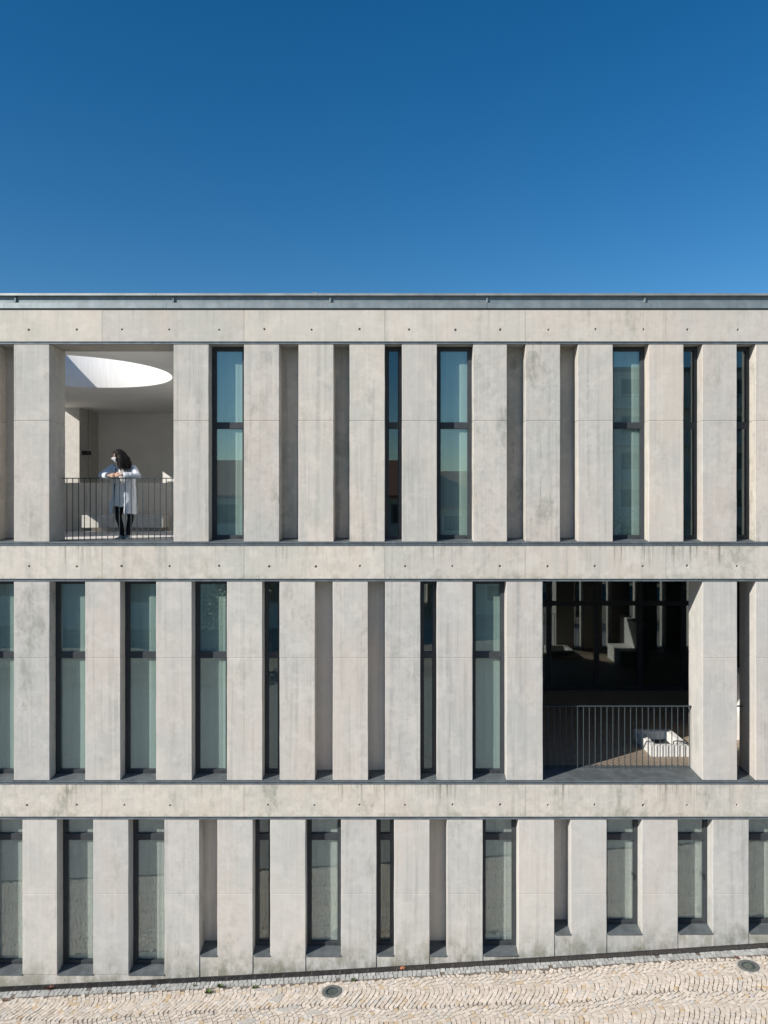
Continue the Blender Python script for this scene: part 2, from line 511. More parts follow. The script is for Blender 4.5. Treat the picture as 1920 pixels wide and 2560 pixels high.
# slot drain along the foot of the wall
drain = empty('drain_channel', (0, -.09, float(zg(0))))
tag(drain, 'black slotted metal drain running along the foot of the concrete wall', 'drain')
iron = simple('drain_iron', (.05, .048, .048), .6, .2, var=.35, scale=14, bump=.2)
db = MB()
n = 48
for i in range(n):
    xa, xb = -11 + 22 * i / n, -11 + 22 * (i + 1) / n
    za, zb = float(zg(xa)), float(zg(xb))
    for y0, y1, dz0, dz1 in ((-.155, -.012, -.14, -.10), (-.158, -.150, -.12, .006), (-.012, -.004, -.12, .006)):
        db.add([(xa, y0, za + dz0), (xb, y0, zb + dz0), (xb, y1, zb + dz0), (xa, y1, za + dz0), (xa, y0, za + dz1), (xb, y0, zb + dz1), (xb, y1, zb + dz1), (xa, y1, za + dz1)], BOXF)
db.build('channel', M['dark'], drain)
gb = MB()
gb.box(0, .496, -.148, -.139, -.012, .008).box(0, .496, -.023, -.014, -.012, .008)
for k in range(18):
    x = .008 + k * .0275
    gb.box(x, x + (.011 if k % 9 else .024), -.139, -.023, -.012, .0065)
gme = None
for i in range(44):
    xa = -11 + i * .5
    if gme is None:
        g0 = gb.build('grate', iron, drain, origin=(0, 0, 0)); gme = g0.data; o = g0
    else:
        o = bpy.data.objects.new('grate', gme); col.objects.link(o); o.parent = drain
    za, zb = float(zg(xa)), float(zg(xa + .5))
    o.location = Vector((xa, 0, za)) - ORG[drain.name]
    o.rotation_euler = (0, -math.atan2(zb - za, .5), 0)

# ground lamps
lens = glass('lamp_glass', tint=(.75, .85, .85), refl=.1)
steel = simple('brushed_ring', (.17, .172, .16), .5, .3, var=.15, scale=20)
for i, (lx, ly) in enumerate(LAMPS):
    z = float(zg(lx))
    L = empty('ground_lamp', (lx, ly, z - .1))
    tag(L, ('round recessed ground light in the cobbles near the middle of the wall', 'round recessed ground light in the cobbles at the right edge')[i], 'lamp', 'ground lights set in the cobbles')
    ring = MB().lathe(lx, ly, [(.172, z - .1), (.172, z + .006), (.166, z + .011), (.112, z + .012), (.108, z + .010), (.108, z - .02)], 36).build('ring', steel, L, smooth=False)
    MB().lathe(lx, ly, [(.108, z - .02), (.108, z + .0105), (.094, z + .0105), (.094, z - .02)], 36).build('inner_ring', M['rail'], L)
    MB().lathe(lx, ly, [(.097, z + .002), (.097, z + .007), (.0001, z + .0075)], 32).build('lens', lens, L)
    cup = MB().lathe(lx, ly, [(.097, z + .001), (.085, z - .05), (.04, z - .09), (.0001, z - .092)], 28).build('reflector_cup', simple('cup_metal', (.05, .07, .07), .3, .6), L, smooth=True)
    led = MB()
    for a in range(3):
        for b_ in range(3):
            led.lathe(lx + (a - 1) * .03, ly - .01 + (b_ - 1) * .03, [(.011, z - .06), (.011, z - .035), (.0001, z - .034)], 8)
    LSL = float(zg(lx + .2) - zg(lx - .2)) / .4
    led.build('lamp_cluster', simple('lamp_optic', (.45, .5, .5), .25, .3), L)
    L.rotation_euler = (0, -math.atan(LSL), 0)

# ------------------------------------------------------------------ the building
B = empty('concrete_building', (0, .3, 0))
tag(B, 'pale concrete building with upright fins, narrow windows and two open loggias', 'building')
SILL_T, SILL_M = 1354.7, 1951.0
LINT_T, LINT_M, LINT_L = 860.6, 1453.2, 2049.0
XL, XR = fx(-520), fx(2560)
HOLES = {
    0: (823.5, [-48, 72, 192, 305, 423, 548, 661, 779, 899, 1023, 1139, 1251, 1371, 1489, 1609, 1719, 1845, 1962]),
    1: (1415.5, [-46, 73, 192, 304, 424, 548, 673, 790, 900, 1013, 1131, 1250, 1369.5, 1487.5, 1607.5, 1718, 1843, 1960]),
    2: (2012.5, [-50, 67.5, 192, 311, 425.5, 670, 786.6, 899, 1013, 1131.5, 1251, 1370, 1487, 1608, 1718, 1842.5, 1961]),
}
JOINTS = [-450, -98, 255, 610, 962, 1313, 1665, 2016, 2368]

def band_segment(x0, x1, z0, z1, holes, zh, mat):
    """concrete band piece; each formwork tie hole is a real round recess in its face"""
    m = MB()
    holes = sorted(h for h in holes if x0 + .06 < h < x1 - .06)
    dep, n = .05, 16
    cells = []; xa = x0
    for i, h in enumerate(holes):
        xb = x1 if i == len(holes) - 1 else (h + holes[i + 1]) / 2
        cells.append((xa, xb, h)); xa = xb
    if not cells: cells = [(x0, x1, None)]
    for xa, xb, h in cells:
        if h is None:
            m.add([(xa, 0, z0), (xb, 0, z0), (xb, 0, z1), (xa, 0, z1)], [(0, 1, 2, 3)]); continue
        rim, rec = [], []
        r = random.uniform(.018, .025); zh_ = zh; zh = zh_ + random.uniform(-.008, .008)
        for k in range(n):
            a = 2 * math.pi * (k + .5) / n
            rim.append((h + r * math.cos(a), 0, zh + r * math.sin(a)))
            rec.append((h + r * .7 * math.cos(a), dep, zh + r * .7 * math.sin(a)))
        cor = [(xb, 0, z1), (xa, 0, z1), (xa, 0, z0), (xb, 0, z0)]
        v = rim + rec + cor
        f = [(k, (k + 1) % n, n + (k + 1) % n, n + k)[::-1] for k in range(n)] + [tuple(range(n, 2 * n))]
        q = n // 4
        # quadrant k: rim verts from k*q to (k+1)*q-1 look to corner k
        for k in range(4):
            for j in range(q - 1):
                f.append((k * q + j, 2 * n + k, k * q + j + 1))
            f.append((k * q + q - 1, 2 * n + k, 2 * n + (k + 1) % 4, ((k + 1) * q) % n))
        m.add(v, f); zh = zh_
    d = .5
    m.add([(x0, 0, z0), (x1, 0, z0), (x1, d, z0), (x0, d, z0), (x0, 0, z1), (x1, 0, z1), (x1, d, z1), (x0, d, z1)], [BOXF[0], BOXF[1], BOXF[3], BOXF[4], BOXF[5]])
    o = m.build('concrete_band', mat, B, origin=((x0 + x1) / 2, 0, z0))
    bm = bmesh.new(); bm.from_mesh(o.data)
    bmesh.ops.remove_doubles(bm, verts=bm.verts, dist=1e-5)
    bmesh.ops.recalc_face_normals(bm, faces=bm.faces)
    bm.to_mesh(o.data); bm.free()
    return o
for bi, (pt, pb, mat) in enumerate(((774.0, 853.6, 'band_top'), (1364.4, 1446.6, 'band'), (1960.2, 2041.3, 'band'))):
    hy, hx = HOLES[bi]
    for a, b_ in zip(JOINTS[:-1], JOINTS[1:]):
        band_segment(fx(a) + .0025, fx(b_) - .0025, fz(pb), fz(pt), [fx(h) for h in hx], fz(hy), M[mat])
# slab edges behind the bands
box('slab_edge', XL, XR, .035, .655, fz(860.0), fz(772.5), M['core'], B)
box('slab_edge', XL, XR, .035, .655, fz(1452.6), fz(1355.3), M['core'], B)
box('slab_edge', XL, XR, .035, .655, fz(2048.4), fz(1951.6), M['core'], B)
# metal trims above and below the bands
def strip(p0, p1, y0, y1=.04, mat='strip'):
    for a, b_ in ((-520, 300), (300, 1010), (1010, 1700), (1700, 2560)):
        box('metal_trim', fx(a) + .001, fx(b_) - .001, y0, y1, fz(p1), fz(p0), M[mat], B)
for a in (853.6, 1446.6, 2041.3):
    strip(a + .05, a + 1.2, -.012)
    strip(a + 3.2, a + 6.6, -.008)
for a in (SILL_T, SILL_M):
    strip(a + .9, a + 3.9, -.022)
    strip(a + 5.9, a + 9.1, -.012)

# parapet: lower zinc fascia, set-back upright, coping
for a, b_ in zip([-520, 12, 417, 820, 1218, 1628, 2560][:-1], [12, 417, 820, 1218, 1628, 2560]):
    MB().prism([(-.030, fz(771.4)), (.2, fz(771.4)), (.2, fz(757.6)), (-.022, fz(757.6))], fx(a) + .002, fx(b_) - .002).build('zinc_fascia', M['zinc'], B)
for a, b_ in zip([-520, 39, 434, 826, 1218, 1612, 2560][:-1], [39, 434, 826, 1218, 1612, 2560]):
    box('zinc_upstand', fx(a) + .002, fx(b_) - .002, .012, .2, fz(757.8), fz(739), M['zinc'], B)
for a in (39, 434, 826, 1218, 1612):
    box('standing_seam', fx(a) - .016, fx(a) + .016, -.018, .05, fz(757.0), fz(740.6), M['strip'] if a < 800 else M['zinc'], B, bevel=.004)
for a, b_ in zip([-520, 393, 788, 1185, 1583, 2560][:-1], [393, 788, 1185, 1583, 2560]):
    MB().prism([(-.055, fz(740.6)), (.32, fz(740.6)), (.32, fz(734.0)), (-.05, fz(734.9))], fx(a) + .002, fx(b_) - .002).build('coping', M['coping'], B)
for a in (788, 1583):
    MB().prism([(-.058, fz(740.8)), (.32, fz(740.8)), (.32, fz(732.6)), (-.054, fz(733.6))], fx(a) - .045, fx(a) + .045).build('coping_joint_cover', M['coping'], B)

# fins (pillars)
DEP = .65
def pillar(a, b_, pt, pb, seam, mat, z_bottom=None):
    x0, x1 = fx(a), fx(b_)
    zt, zb = fz(pt), (fz(pb) if z_bottom is None else z_bottom)
    m = MB()
    zs = fz(seam)
    j = random.uniform(-.0015, .0015)
    for za, zz, o in ((zb, zs - .0022, 0), (zs + .0022, zt, j)):
        m.box(x0 + o, x1 + o, 0 + abs(j), DEP, za, zz)
    m.box(x0 + .008, x1 - .008, .008, DEP - .01, zs - .02, zs + .02)
    o = m.build('pillar', mat, B, bevel=.006)
    bm = bmesh.new(); bm.from_mesh(o.data)
    zl0, zl1 = min(v.co.z for v in bm.verts), max(v.co.z for v in bm.verts)
    for k in range(1, 14):
        zz = zl0 + (zl1 - zl0) * k / 14
        bmesh.ops.bisect_plane(bm, geom=bm.verts[:] + bm.edges[:] + bm.faces[:], plane_co=(0, 0, zz), plane_no=(0, 0, 1))
    for v in bm.verts:
        q = mnoise.noise_vector(Vector((v.co.x * 9 + a, v.co.y * 2, v.co.z * 2.3 + pt)))
        v.co.x += q.x * .0045; v.co.y += q.y * .002 if v.co.y < 0 else 0
    bm.to_mesh(o.data); bm.free()
    return o
TOPP = [(-98, -10), (34.7, 123.5), (434, 522), (610, 698), (746, 834), (874, 962), (1005, 1092.5), (1183, 1267.5), (1314, 1400.5), (1445, 1532.5), (1622, 1709), (1756, 1842), (1889, 1977), (2021, 2109)]
MIDP = [(-143, -54), (34.7, 124), (213, 301), (390, 479.5), (567.5, 656), (699, 787.5), (832, 920), (963, 1051), (1092.5, 1181.5), (1266, 1357), (1757, 1843), (1889.5, 1977), (2021, 2109), (2152, 2240), (2284, 2372), (2416, 2504)]
LOWP = [(-122, -34), (56, 143), (233, 321.5), (411, 498.5), (543.5, 632), (675.5, 764), (852.5, 941), (985, 1074), (1117.5, 1207), (1296, 1386), (1427, 1517), (1605, 1695), (1782, 1872), (1960, 2050)]
for a, b_ in TOPP: pillar(a, b_, LINT_T, SILL_T, 1051.5, M['pillar'])
for a, b_ in MIDP: pillar(a, b_, LINT_M, SILL_M, 1645, M['pillar_mid'])
for a, b_ in LOWP:
    if b_ < 400: pillar(a, b_, LINT_L, 2436.5, 2235, M['base'])
    else: pillar(a, b_, LINT_L, 0, 2235, M['base'], float(zg(fx((a + b_) / 2))) - .25)

def sill(a, b_, py, depth, parent, rise=.042, name='sill', lip=-.014, mat='sill'):
    zf = fz(py)
    return MB().prism([(lip, zf - .012), (depth, zf - .012), (depth, zf + rise), (lip, zf + .004)], fx(a) + .0015, fx(b_) - .0015).build(name, M[mat], parent)

def window(a, b_, pt, pb, ptr, has_blind, handle=False, yw=.235):
    """a, b_: opening in photo pixels; pt/pb: lintel and sill; ptr: top of the transom"""
    x0, x1, z0, z1 = fx(a), fx(b_), fz(pb), fz(pt)
    wdw = empty('window', ((x0 + x1) / 2, yw, z0), B)
    zb = z0 + .040
    fw = .068 if b_ - a > 60 else .060
    fl = fw
    t1, t0 = fz(ptr), fz(ptr + 16.5)
    zi0, zi1 = zb + .075, z1 - .075
    fm = MB()
    fm.box(x0, x0 + fl, yw, yw + .07, zb, z1).box(x1 - fl, x1, yw, yw + .07, zb, z1)
    fm.box(x0 + fl, x1 - fl, yw + .001, yw + .069, z1 - .072, z1).box(x0 + fl, x1 - fl, yw + .001, yw + .069, zb, zb + .072)
    # slim inner beads round each pane
    for za, zz in ((zb + .072, t0), (t1, z1 - .072)):
        for xa, xb in ((x0 + fl, x0 + fl + .012), (x1 - fl - .012, x1 - fl)):
            fm.box(xa, xb, yw + .014, yw + .055, za, zz)
    fm.build('frame', M['frame'], wdw, bevel=.003)
    box('transom', x0 + fl - .002, x1 - fl + .002, yw - .004, yw + .066, t0, t1, M['frame'], wdw, bevel=.003)
    gm = (M['glass_low'] if pt > 2000 else M['glass']) if has_blind else M['glassd']
    box('pane', x0 + fl + .006, x1 - fl - .006, yw + .030, yw + .044, zb + .066, t0 - .001, gm, wdw)
    box('pane', x0 + fl + .006, x1 - fl - .006, yw + .030, yw + .044, t1 + .001, z1 - .066, gm, wdw)
    sill(a, b_, pb, yw + .01, wdw)
    box('vent_cap', x1 - fl - .075, x1 - fl - .035, yw - .008, yw + .01, zb + .028, zb + .040, M['dark'], wdw)
    if has_blind:
        mb = MB(); k = 10
        yb = yw + (.062 if has_blind == 1 else .45)
        zl = zb + (.05 if has_blind == 1 else .0)
        # cloth hangs with faint ripples
        nx = 14
        v = []
        for lev in (0, 1):
            for i in range(nx + 1):
                x = x0 + .01 + (x1 - x0 - .02) * i / nx
                yy = yb + .004 * math.sin(i * 1.7 + a) + .003 * math.sin(i * 3.1)
                v += [(x, yy, (zl, z1)[lev]), (x, yy + .004, (zl, z1)[lev])]
        f = []
        for i in range(nx):
            A, Bq = 2 * i, 2 * (nx + 1) + 2 * i
            f += [(A, A + 2, Bq + 2, Bq), (A + 3, A + 1, Bq + 1, Bq + 3)]
        mk('blind', v, f, M['blind'], wdw)
        box('blind_rail', x0 + .015, x1 - .015, yb - .006, yb + .02, zl - .02, zl + .008, M['coping'], wdw)
    if handle:
        hb = MB().box(x1 - fl - .03, x1 - fl - .012, yw - .028, yw + .02, fz((pt + pb) / 2 + 12), fz((pt + pb) / 2 + 8))
        hb.box(x1 - fl - .028, x1 - fl - .014, yw - .03, yw - .018, fz((pt + pb) / 2 + 22), fz((pt + pb) / 2 + 8))
        hb.build('handle', M['dark'], wdw)
    return wdw
def recess(a, b_, pt, pb):
    box('recessed_panel', fx(a) - .01, fx(b_) + .01, .37, .5, fz(pb) - .02, fz(pt) + .01, M['panel'] if pt < 1000 else M['panel_low'], B)
    sill(a, b_, pb, .372, B, rise=.06, name='recess_sill')

TR_T, TR_M, TR_L = 1052, 1635.5, 2098
window(522, 610, LINT_T, SILL_T, TR_T, 1)
recess(-10, 34.7, LINT_T, SILL_T)
recess(698, 746, LINT_T, SILL_T); recess(834, 874, LINT_T, SILL_T)
window(962, 1005, LINT_T, SILL_T, TR_T, 0)
window(1092.5, 1183, LINT_T, SILL_T, TR_T, 1)
recess(1267.5, 1314, LINT_T, SILL_T); recess(1400.5, 1445, LINT_T, SILL_T)
window(1532.5, 1622, LINT_T, SILL_T, TR_T, 1)
window(1709, 1756, LINT_T, SILL_T, TR_T, 0); window(1842, 1889, LINT_T, SILL_T, TR_T, 0)
window(1977, 2021, LINT_T, SILL_T, TR_T, 0)
for a, b_, k in ((-54, 34.7, 1), (124, 213, 1), (301, 390, 1), (479.5, 567.5, 1), (656, 699, 2), (1051, 1092.5, 2), (1181.5, 1266, 1)):  # the narrow windows get a deep blind, added to lighten their black panes
    window(a, b_, LINT_M, SILL_M, TR_M, k)
recess(787.5, 832, LINT_M, SILL_M); recess(920, 963, LINT_M, SILL_M)
for a, b_, pb, k, h in ((-34, 56, 2436, 1, 0), (143, 233, 2436, 1, 0), (321.5, 411, 2436.5, 1, 0), (632, 675.5, 2389, 2, 0), (764, 852.5, 2389, 1, 0), (941, 985, 2388, 2, 0),
                        (1207, 1296, 2388, 1, 0), (1517, 1605, 2334.5, 1, 1), (1695, 1782, 2333, 1, 1), (1872, 1960, 2332, 1, 0)):
    window(a, b_, LINT_L, pb, TR_L, k, bool(h))
for a, b_, pb in ((498.5, 543.5, 2389), (1074, 1117.5, 2389), (1386, 1427, 2335)):
    recess(a, b_, LINT_L, pb)
# plinth: continuous on the left, low panels between the fins elsewhere
def ground_block(name, a, b_, py, y0, y1, mat):
    x0, x1 = fx(a), fx(b_)
    za, zb, zt = float(zg(x0)) - .25, float(zg(x1)) - .25, fz(py)
    v = [(x0, y0, za), (x1, y0, zb), (x1, y1, zb), (x0, y1, za), (x0, y0, zt), (x1, y0, zt), (x1, y1, zt), (x0, y1, zt)]
    return mk(name, v, BOXF, mat, B)
ground_block('plinth', -300, 410.7, 2436.9, .001, .5, M['base'])
for a, b_, pb in ((498.5, 543.5, 2389), (632, 675.5, 2389), (764, 852.5, 2389), (941, 985, 2388), (1074, 1117.5, 2389), (1207, 1296, 2388), (1386, 1427, 2335), (1517, 1605, 2334.5), (1695, 1782, 2333), (1872, 1960, 2332)):
    ground_block('plinth_panel', a + .3, b_ - .3, pb + .9, .014, .45, M['base'])

# ---- inside: floors, partitions, dark rooms behind the windows
ZF_T = fz(SILL_T) - .02           # upper floor level
ZF_M = fz(SILL_M) + .03           # middle floor level
ZC_T, ZC_M, ZC_L = fz(860.0), fz(1452.6), fz(2048.4)
LX0, LX1 = fx(123.5), fx(434)     # upper loggia opening
# upper storey
box('floor_slab', fx(-700), XR, .656, 13.2, ZF_T - .4, ZF_T, M['paving'], B)
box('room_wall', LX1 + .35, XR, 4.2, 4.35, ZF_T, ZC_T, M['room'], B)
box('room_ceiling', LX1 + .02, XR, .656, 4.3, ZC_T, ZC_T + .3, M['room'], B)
# middle storey
ML0 = fx(1357)
box('floor_slab', fx(-520), XR, .656, 13.2, ZF_M - .4, ZF_M, simple('loggia_floor', (.31, .25, .19), .6, var=.2, scale=7, stretch=(.6, 6, 1)), B)
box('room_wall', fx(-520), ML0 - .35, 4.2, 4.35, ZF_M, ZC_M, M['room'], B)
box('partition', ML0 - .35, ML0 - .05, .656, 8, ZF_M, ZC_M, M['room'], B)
# ground storey
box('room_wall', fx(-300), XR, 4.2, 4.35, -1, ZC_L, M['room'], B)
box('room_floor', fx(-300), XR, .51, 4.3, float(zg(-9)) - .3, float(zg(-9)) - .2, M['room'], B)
box('end_wall', fx(-300), fx(-290), .66, 4.2, -1, ZC_T - 4.3, M['room'], B)
box('partition', LX1 + .01, LX1 + .36, .656, 13, ZF_T, ZC_T, M['white'], B)

# ---- upper loggia
RX0 = -9.8                        # the roof ends here; beyond it lies an open court
oc, orad, oz1 = (-6.965, 2.925), 2.055, ZC_T + 1.08
def pierced_slab(name, x0, x1, y0, y1, z0, z1, c, r, mat, n=96):
    per, cir = [], []
    for k in range(n):
        a = 2 * math.pi * k / n
        dx, dy = math.cos(a), math.sin(a)
        t = min(((x1 - c[0]) / dx if dx > 1e-9 else 1e9), ((x0 - c[0]) / dx if dx < -1e-9 else 1e9), ((y1 - c[1]) / dy if dy > 1e-9 else 1e9), ((y0 - c[1]) / dy if dy < -1e-9 else 1e9))
        per.append((c[0] + dx * t, c[1] + dy * t)); cir.append((c[0] + dx * r, c[1] + dy * r))
    # push the nearest perimeter point of each corner onto the corner
    for cx_, cy_ in ((x0, y0), (x1, y0), (x1, y1), (x0, y1)):
        k = min(range(n), key=lambda i: (per[i][0] - cx_) ** 2 + (per[i][1] - cy_) ** 2)
        per[k] = (cx_, cy_)
    v = [(*p, z0) for p in cir] + [(*p, z0) for p in per] + [(*p, z1) for p in cir] + [(*p, z1) for p in per]
    f = []
    for k in range(n):
        j = (k + 1) % n
        f += [(k, n + k, n + j, j), (2 * n + k, 2 * n + j, 3 * n + j, 3 * n + k), (n + k, 3 * n + k, 3 * n + j, n + j)]
    return mk(name, v, f, mat, B)
pierced_slab('loggia_ceiling', RX0, LX1 + .01, .657, 13.2, ZC_T, ZC_T + .42, oc, orad, M['white'])
dm = MB(); n = 192
for r, z in ((orad, ZC_T), (orad, oz1), (orad + .05, oz1), (orad + .05, ZC_T + .3)):
    for k in range(n):
        a = 2 * math.pi * k / n
        dm.v.append((oc[0] + r * math.cos(a), oc[1] + r * math.sin(a), z))
for i in range(3):
    for k in range(n):
        j = (k + 1) % n
        dm.f.append((i * n + j, i * n + k, (i + 1) * n + k, (i + 1) * n + j))
dm.build('skylight_drum', simple('drum_render', (.66, .655, .64), .9, var=.05, scale=3, stretch=(6, 6, .5), spec=.1), B, smooth=True)
YB = 23.63 - DIST                 # back wall of the court
box('court_wall', -11.8, LX1 + .01, YB, YB + .3, ZF_T, ZC_T, M['white'], B)
# two cross piers on the left, the outer one in the sun
box('court_pier', -11.8, -9.24, 8.72, 9.32, ZF_T, ZC_T, M['bench'], B)
box('court_pier', -11.8, -9.24, 9.40, 10.125, ZF_T, ZC_T, M['inner'], B)
for ya, yb_, za, zb_ in ((.656, 3.17, 0, 9), (3.17, 3.49, 0, 2.72), (3.17, 3.49, 3.22, 9), (3.49, 4.45, 0, 9), (4.45, 4.96, 0, 1.28), (4.45, 4.96, 1.92, 9), (4.96, 8.02, 0, 9)):
    box('sun_block_wall', -10.1, -9.8, ya, yb_, ZF_T + za, min(ZC_T, ZF_T + zb_), M['white'], B)  # unseen wall added to block the sun; openings throw patches on the bench
# low wall with a bench before it
box('low_wall', -11.0, LX1 + .01, 6.75, 6.98, ZF_T, EYE + (CY - 1207) / 1903 * 20.25, M['inner'], B)
bx0, bx1 = (-722 / 1903) * 19.65, (-580 / 1903) * 19.65
bn = MB().box((205 - CX) / 1903 * 19.7, (410 - CX) / 1903 * 19.7, 6.15, 6.72, ZF_T + .09, ZF_T + .42)
bnch = empty('concrete_bench', ((307 - CX) / 1903 * 19.7, 6.4, ZF_T))
tag(bnch, 'pale concrete bench against the low wall inside the upper loggia', 'bench')
bn.build('seat', M['bench'], bnch, bevel=.01)
MB().box((225 - CX) / 1903 * 19.7, (398 - CX) / 1903 * 19.7, 6.28, 6.72, ZF_T, ZF_T + .089).build('plinth', M['inner'], bnch)
# wall lamp on the pier
WL = empty('wall_lamp', (-9.24, 8.95, EYE + 1.55))
tag(WL, 'small black wall lamp on the shaded pier behind the person', 'lamp')
zl = EYE + (CY - 1131) / 1903 * 22.3
box('back_plate', -9.24, -9.22, 8.9, 9.1, zl - .06, zl + .03, M['dark'], WL)
box('lamp_body', -9.22, -9.06, 8.85, 9.15, zl - .055, zl + .055, M['dark'], WL, bevel=.01)
# sill plates in the two loggias
sill(123.5, 434, SILL_T, .66, B, rise=.012, name='threshold_plate')
sill(1357, 1757, SILL_M, .66, B, rise=.045, name='threshold_plate')
for a, b_ in ((1843, 1889.5), (1977, 2021), (2109, 2152), (2240, 2284), (2372, 2416)):
    sill(a, b_, SILL_M, .66, B, rise=.045, name='threshold_plate')

def railing(a, b_, zb, zt, label, y=.52, pitch=.1075, first=None, parent_name='balcony_railing'):
    x0, x1 = fx(a), fx(b_)
    rl = empty(parent_name, ((x0 + x1) / 2, y, zb))
    tag(rl, label, 'railing', 'loggia railings')
    box('handrail', x0 + .001, x1 - .001, y - .025, y + .025, zt - .016, zt, M['rail'], rl, bevel=.003)
    me = None
    x = x0 + (first if first is not None else pitch * .8)
    while x < x1 - .03:
        if me is None:
            o = MB().tube([(x, y, zb), (x, y, zt - .015)], .0085, 8).build('baluster', M['rail'], rl); me = o.data
        else:
            o = bpy.data.objects.new('baluster', me); col.objects.link(o); o.parent = rl
            o.location = Vector((x, y, zb)) - ORG[rl.name]
        x += pitch
    return rl
RAIL_Z = EYE + (CY - 1194.5) / 1903 * (DIST + .52)
railing(123.5, 434, ZF_T + .02, RAIL_Z, 'dark metal railing across the upper loggia where the person leans')
railing(1357, 1757, fz(SILL_M) + .03, EYE - (1764 - CY) / 1903 * (DIST + .52), 'dark metal railing across the shaded middle floor loggia', pitch=.1085, first=.09)
for a, b_ in ((1843, 1889.5),):
    railing(a, b_, fz(SILL_M) + .03, EYE - (1764 - CY) / 1903 * (DIST + .52), 'short dark railing piece in the narrow gap at the right edge', pitch=.11)

# ---- middle loggia: glazed wall, planter, seat
GY = 6.5
cw = MB()
glz = empty('curtain_wall', (6.5, GY, ZF_M), B)
zt_ = EYE - (1508 - CY) / 1903 * (DIST + GY)
for px in (1372, 1491, 1599, 1708, 1818, 1928, 2040, 2150):
    x = (px - CX) / 1903 * (DIST + GY)
    box('mullion', x - .06, x + .06, GY - .05, GY + .1, ZF_M, ZC_M, M['frame'], glz)
box('head_rail', ML0, XR, GY - .045, GY + .09, zt_ - .06, zt_ + .06, M['frame'], glz)
box('base_rail', ML0, XR, GY - .047, GY + .09, ZF_M, ZF_M + .1, M['frame'], glz)
pxs = [1250, 1372, 1491, 1599, 1708, 1818, 1928, 2040, 2150]
for a, b_ in zip(pxs[:-1], pxs[1:]):
    xa, xb = (a - CX) / 1903 * (DIST + GY) + .055, (b_ - CX) / 1903 * (DIST + GY) - .055
    box('glazing', xa, xb, GY, GY + .02, ZF_M + .09, zt_ - .055, M['glassw'], glz)
    box('glazing', xa, xb, GY, GY + .02, zt_ + .055, ZC_M, M['glassw'], glz)
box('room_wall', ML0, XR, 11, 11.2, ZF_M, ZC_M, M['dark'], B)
box('end_wall', XR - .1, XR, .7, 11, ZF_M, ZC_M, M['inner'], B)
PL = empty('planter_box', (5.27, 1.72, ZF_M))
tag(PL, 'low white open planter box behind the railing of the middle loggia', 'planter')
px0, px1, py0, py1, ph = 4.92, 5.68, 1.18, 2.27, .215
wm = simple('white_painted_concrete', (.72, .71, .68), .8, var=.04, scale=6, spec=.2)
box('front_side', px0, px1, py0, py0 + .12, ZF_M, ZF_M + ph, wm, PL, bevel=.003)
box('rear_side', px0, px1, py1 - .12, py1, ZF_M, ZF_M + ph, wm, PL, bevel=.006)
box('left_side', px0 + .001, px0 + .12, py0 + .12, py1 - .12, ZF_M, ZF_M + ph - .001, wm, PL, bevel=.006)
box('right_side', px1 - .14, px1 - .001, py0 + .12, py1 - .12, ZF_M, ZF_M + ph - .001, wm, PL, bevel=.006)
box('soil', px0 + .12, px1 - .14, py0 + .12, py1 - .12, ZF_M, ZF_M + .04, M['dark'], PL)
hose = MB().tube([(5.38, 1.26, ZF_M + ph + .005), (5.39, 1.28, ZF_M + ph + .05), (5.44, 1.29, ZF_M + ph + .06), (5.53, 1.28, ZF_M + ph + .055), (5.62, 1.22, ZF_M + ph + .03), (5.70, 1.12, ZF_M + .12), (5.77, 1.08, ZF_M + .02)], .011, 8)
tag(hose.build('cable', M['dark'], smooth=True), 'black cable looped over the edge of the white planter', 'cable')
ST = empty('corner_seat', (7.5, 2.6, ZF_M))
tag(ST, 'white stepped seat mirrored in the dark glass of the middle loggia', 'seat')
box('back', 7.35, 7.62, 1.5, 3.6, ZF_M, ZF_M + 1.25, wm, ST, bevel=.01)
box('seat', 6.75, 7.348, 2.2, 3.6, ZF_M, ZF_M + .45, wm, ST, bevel=.01)

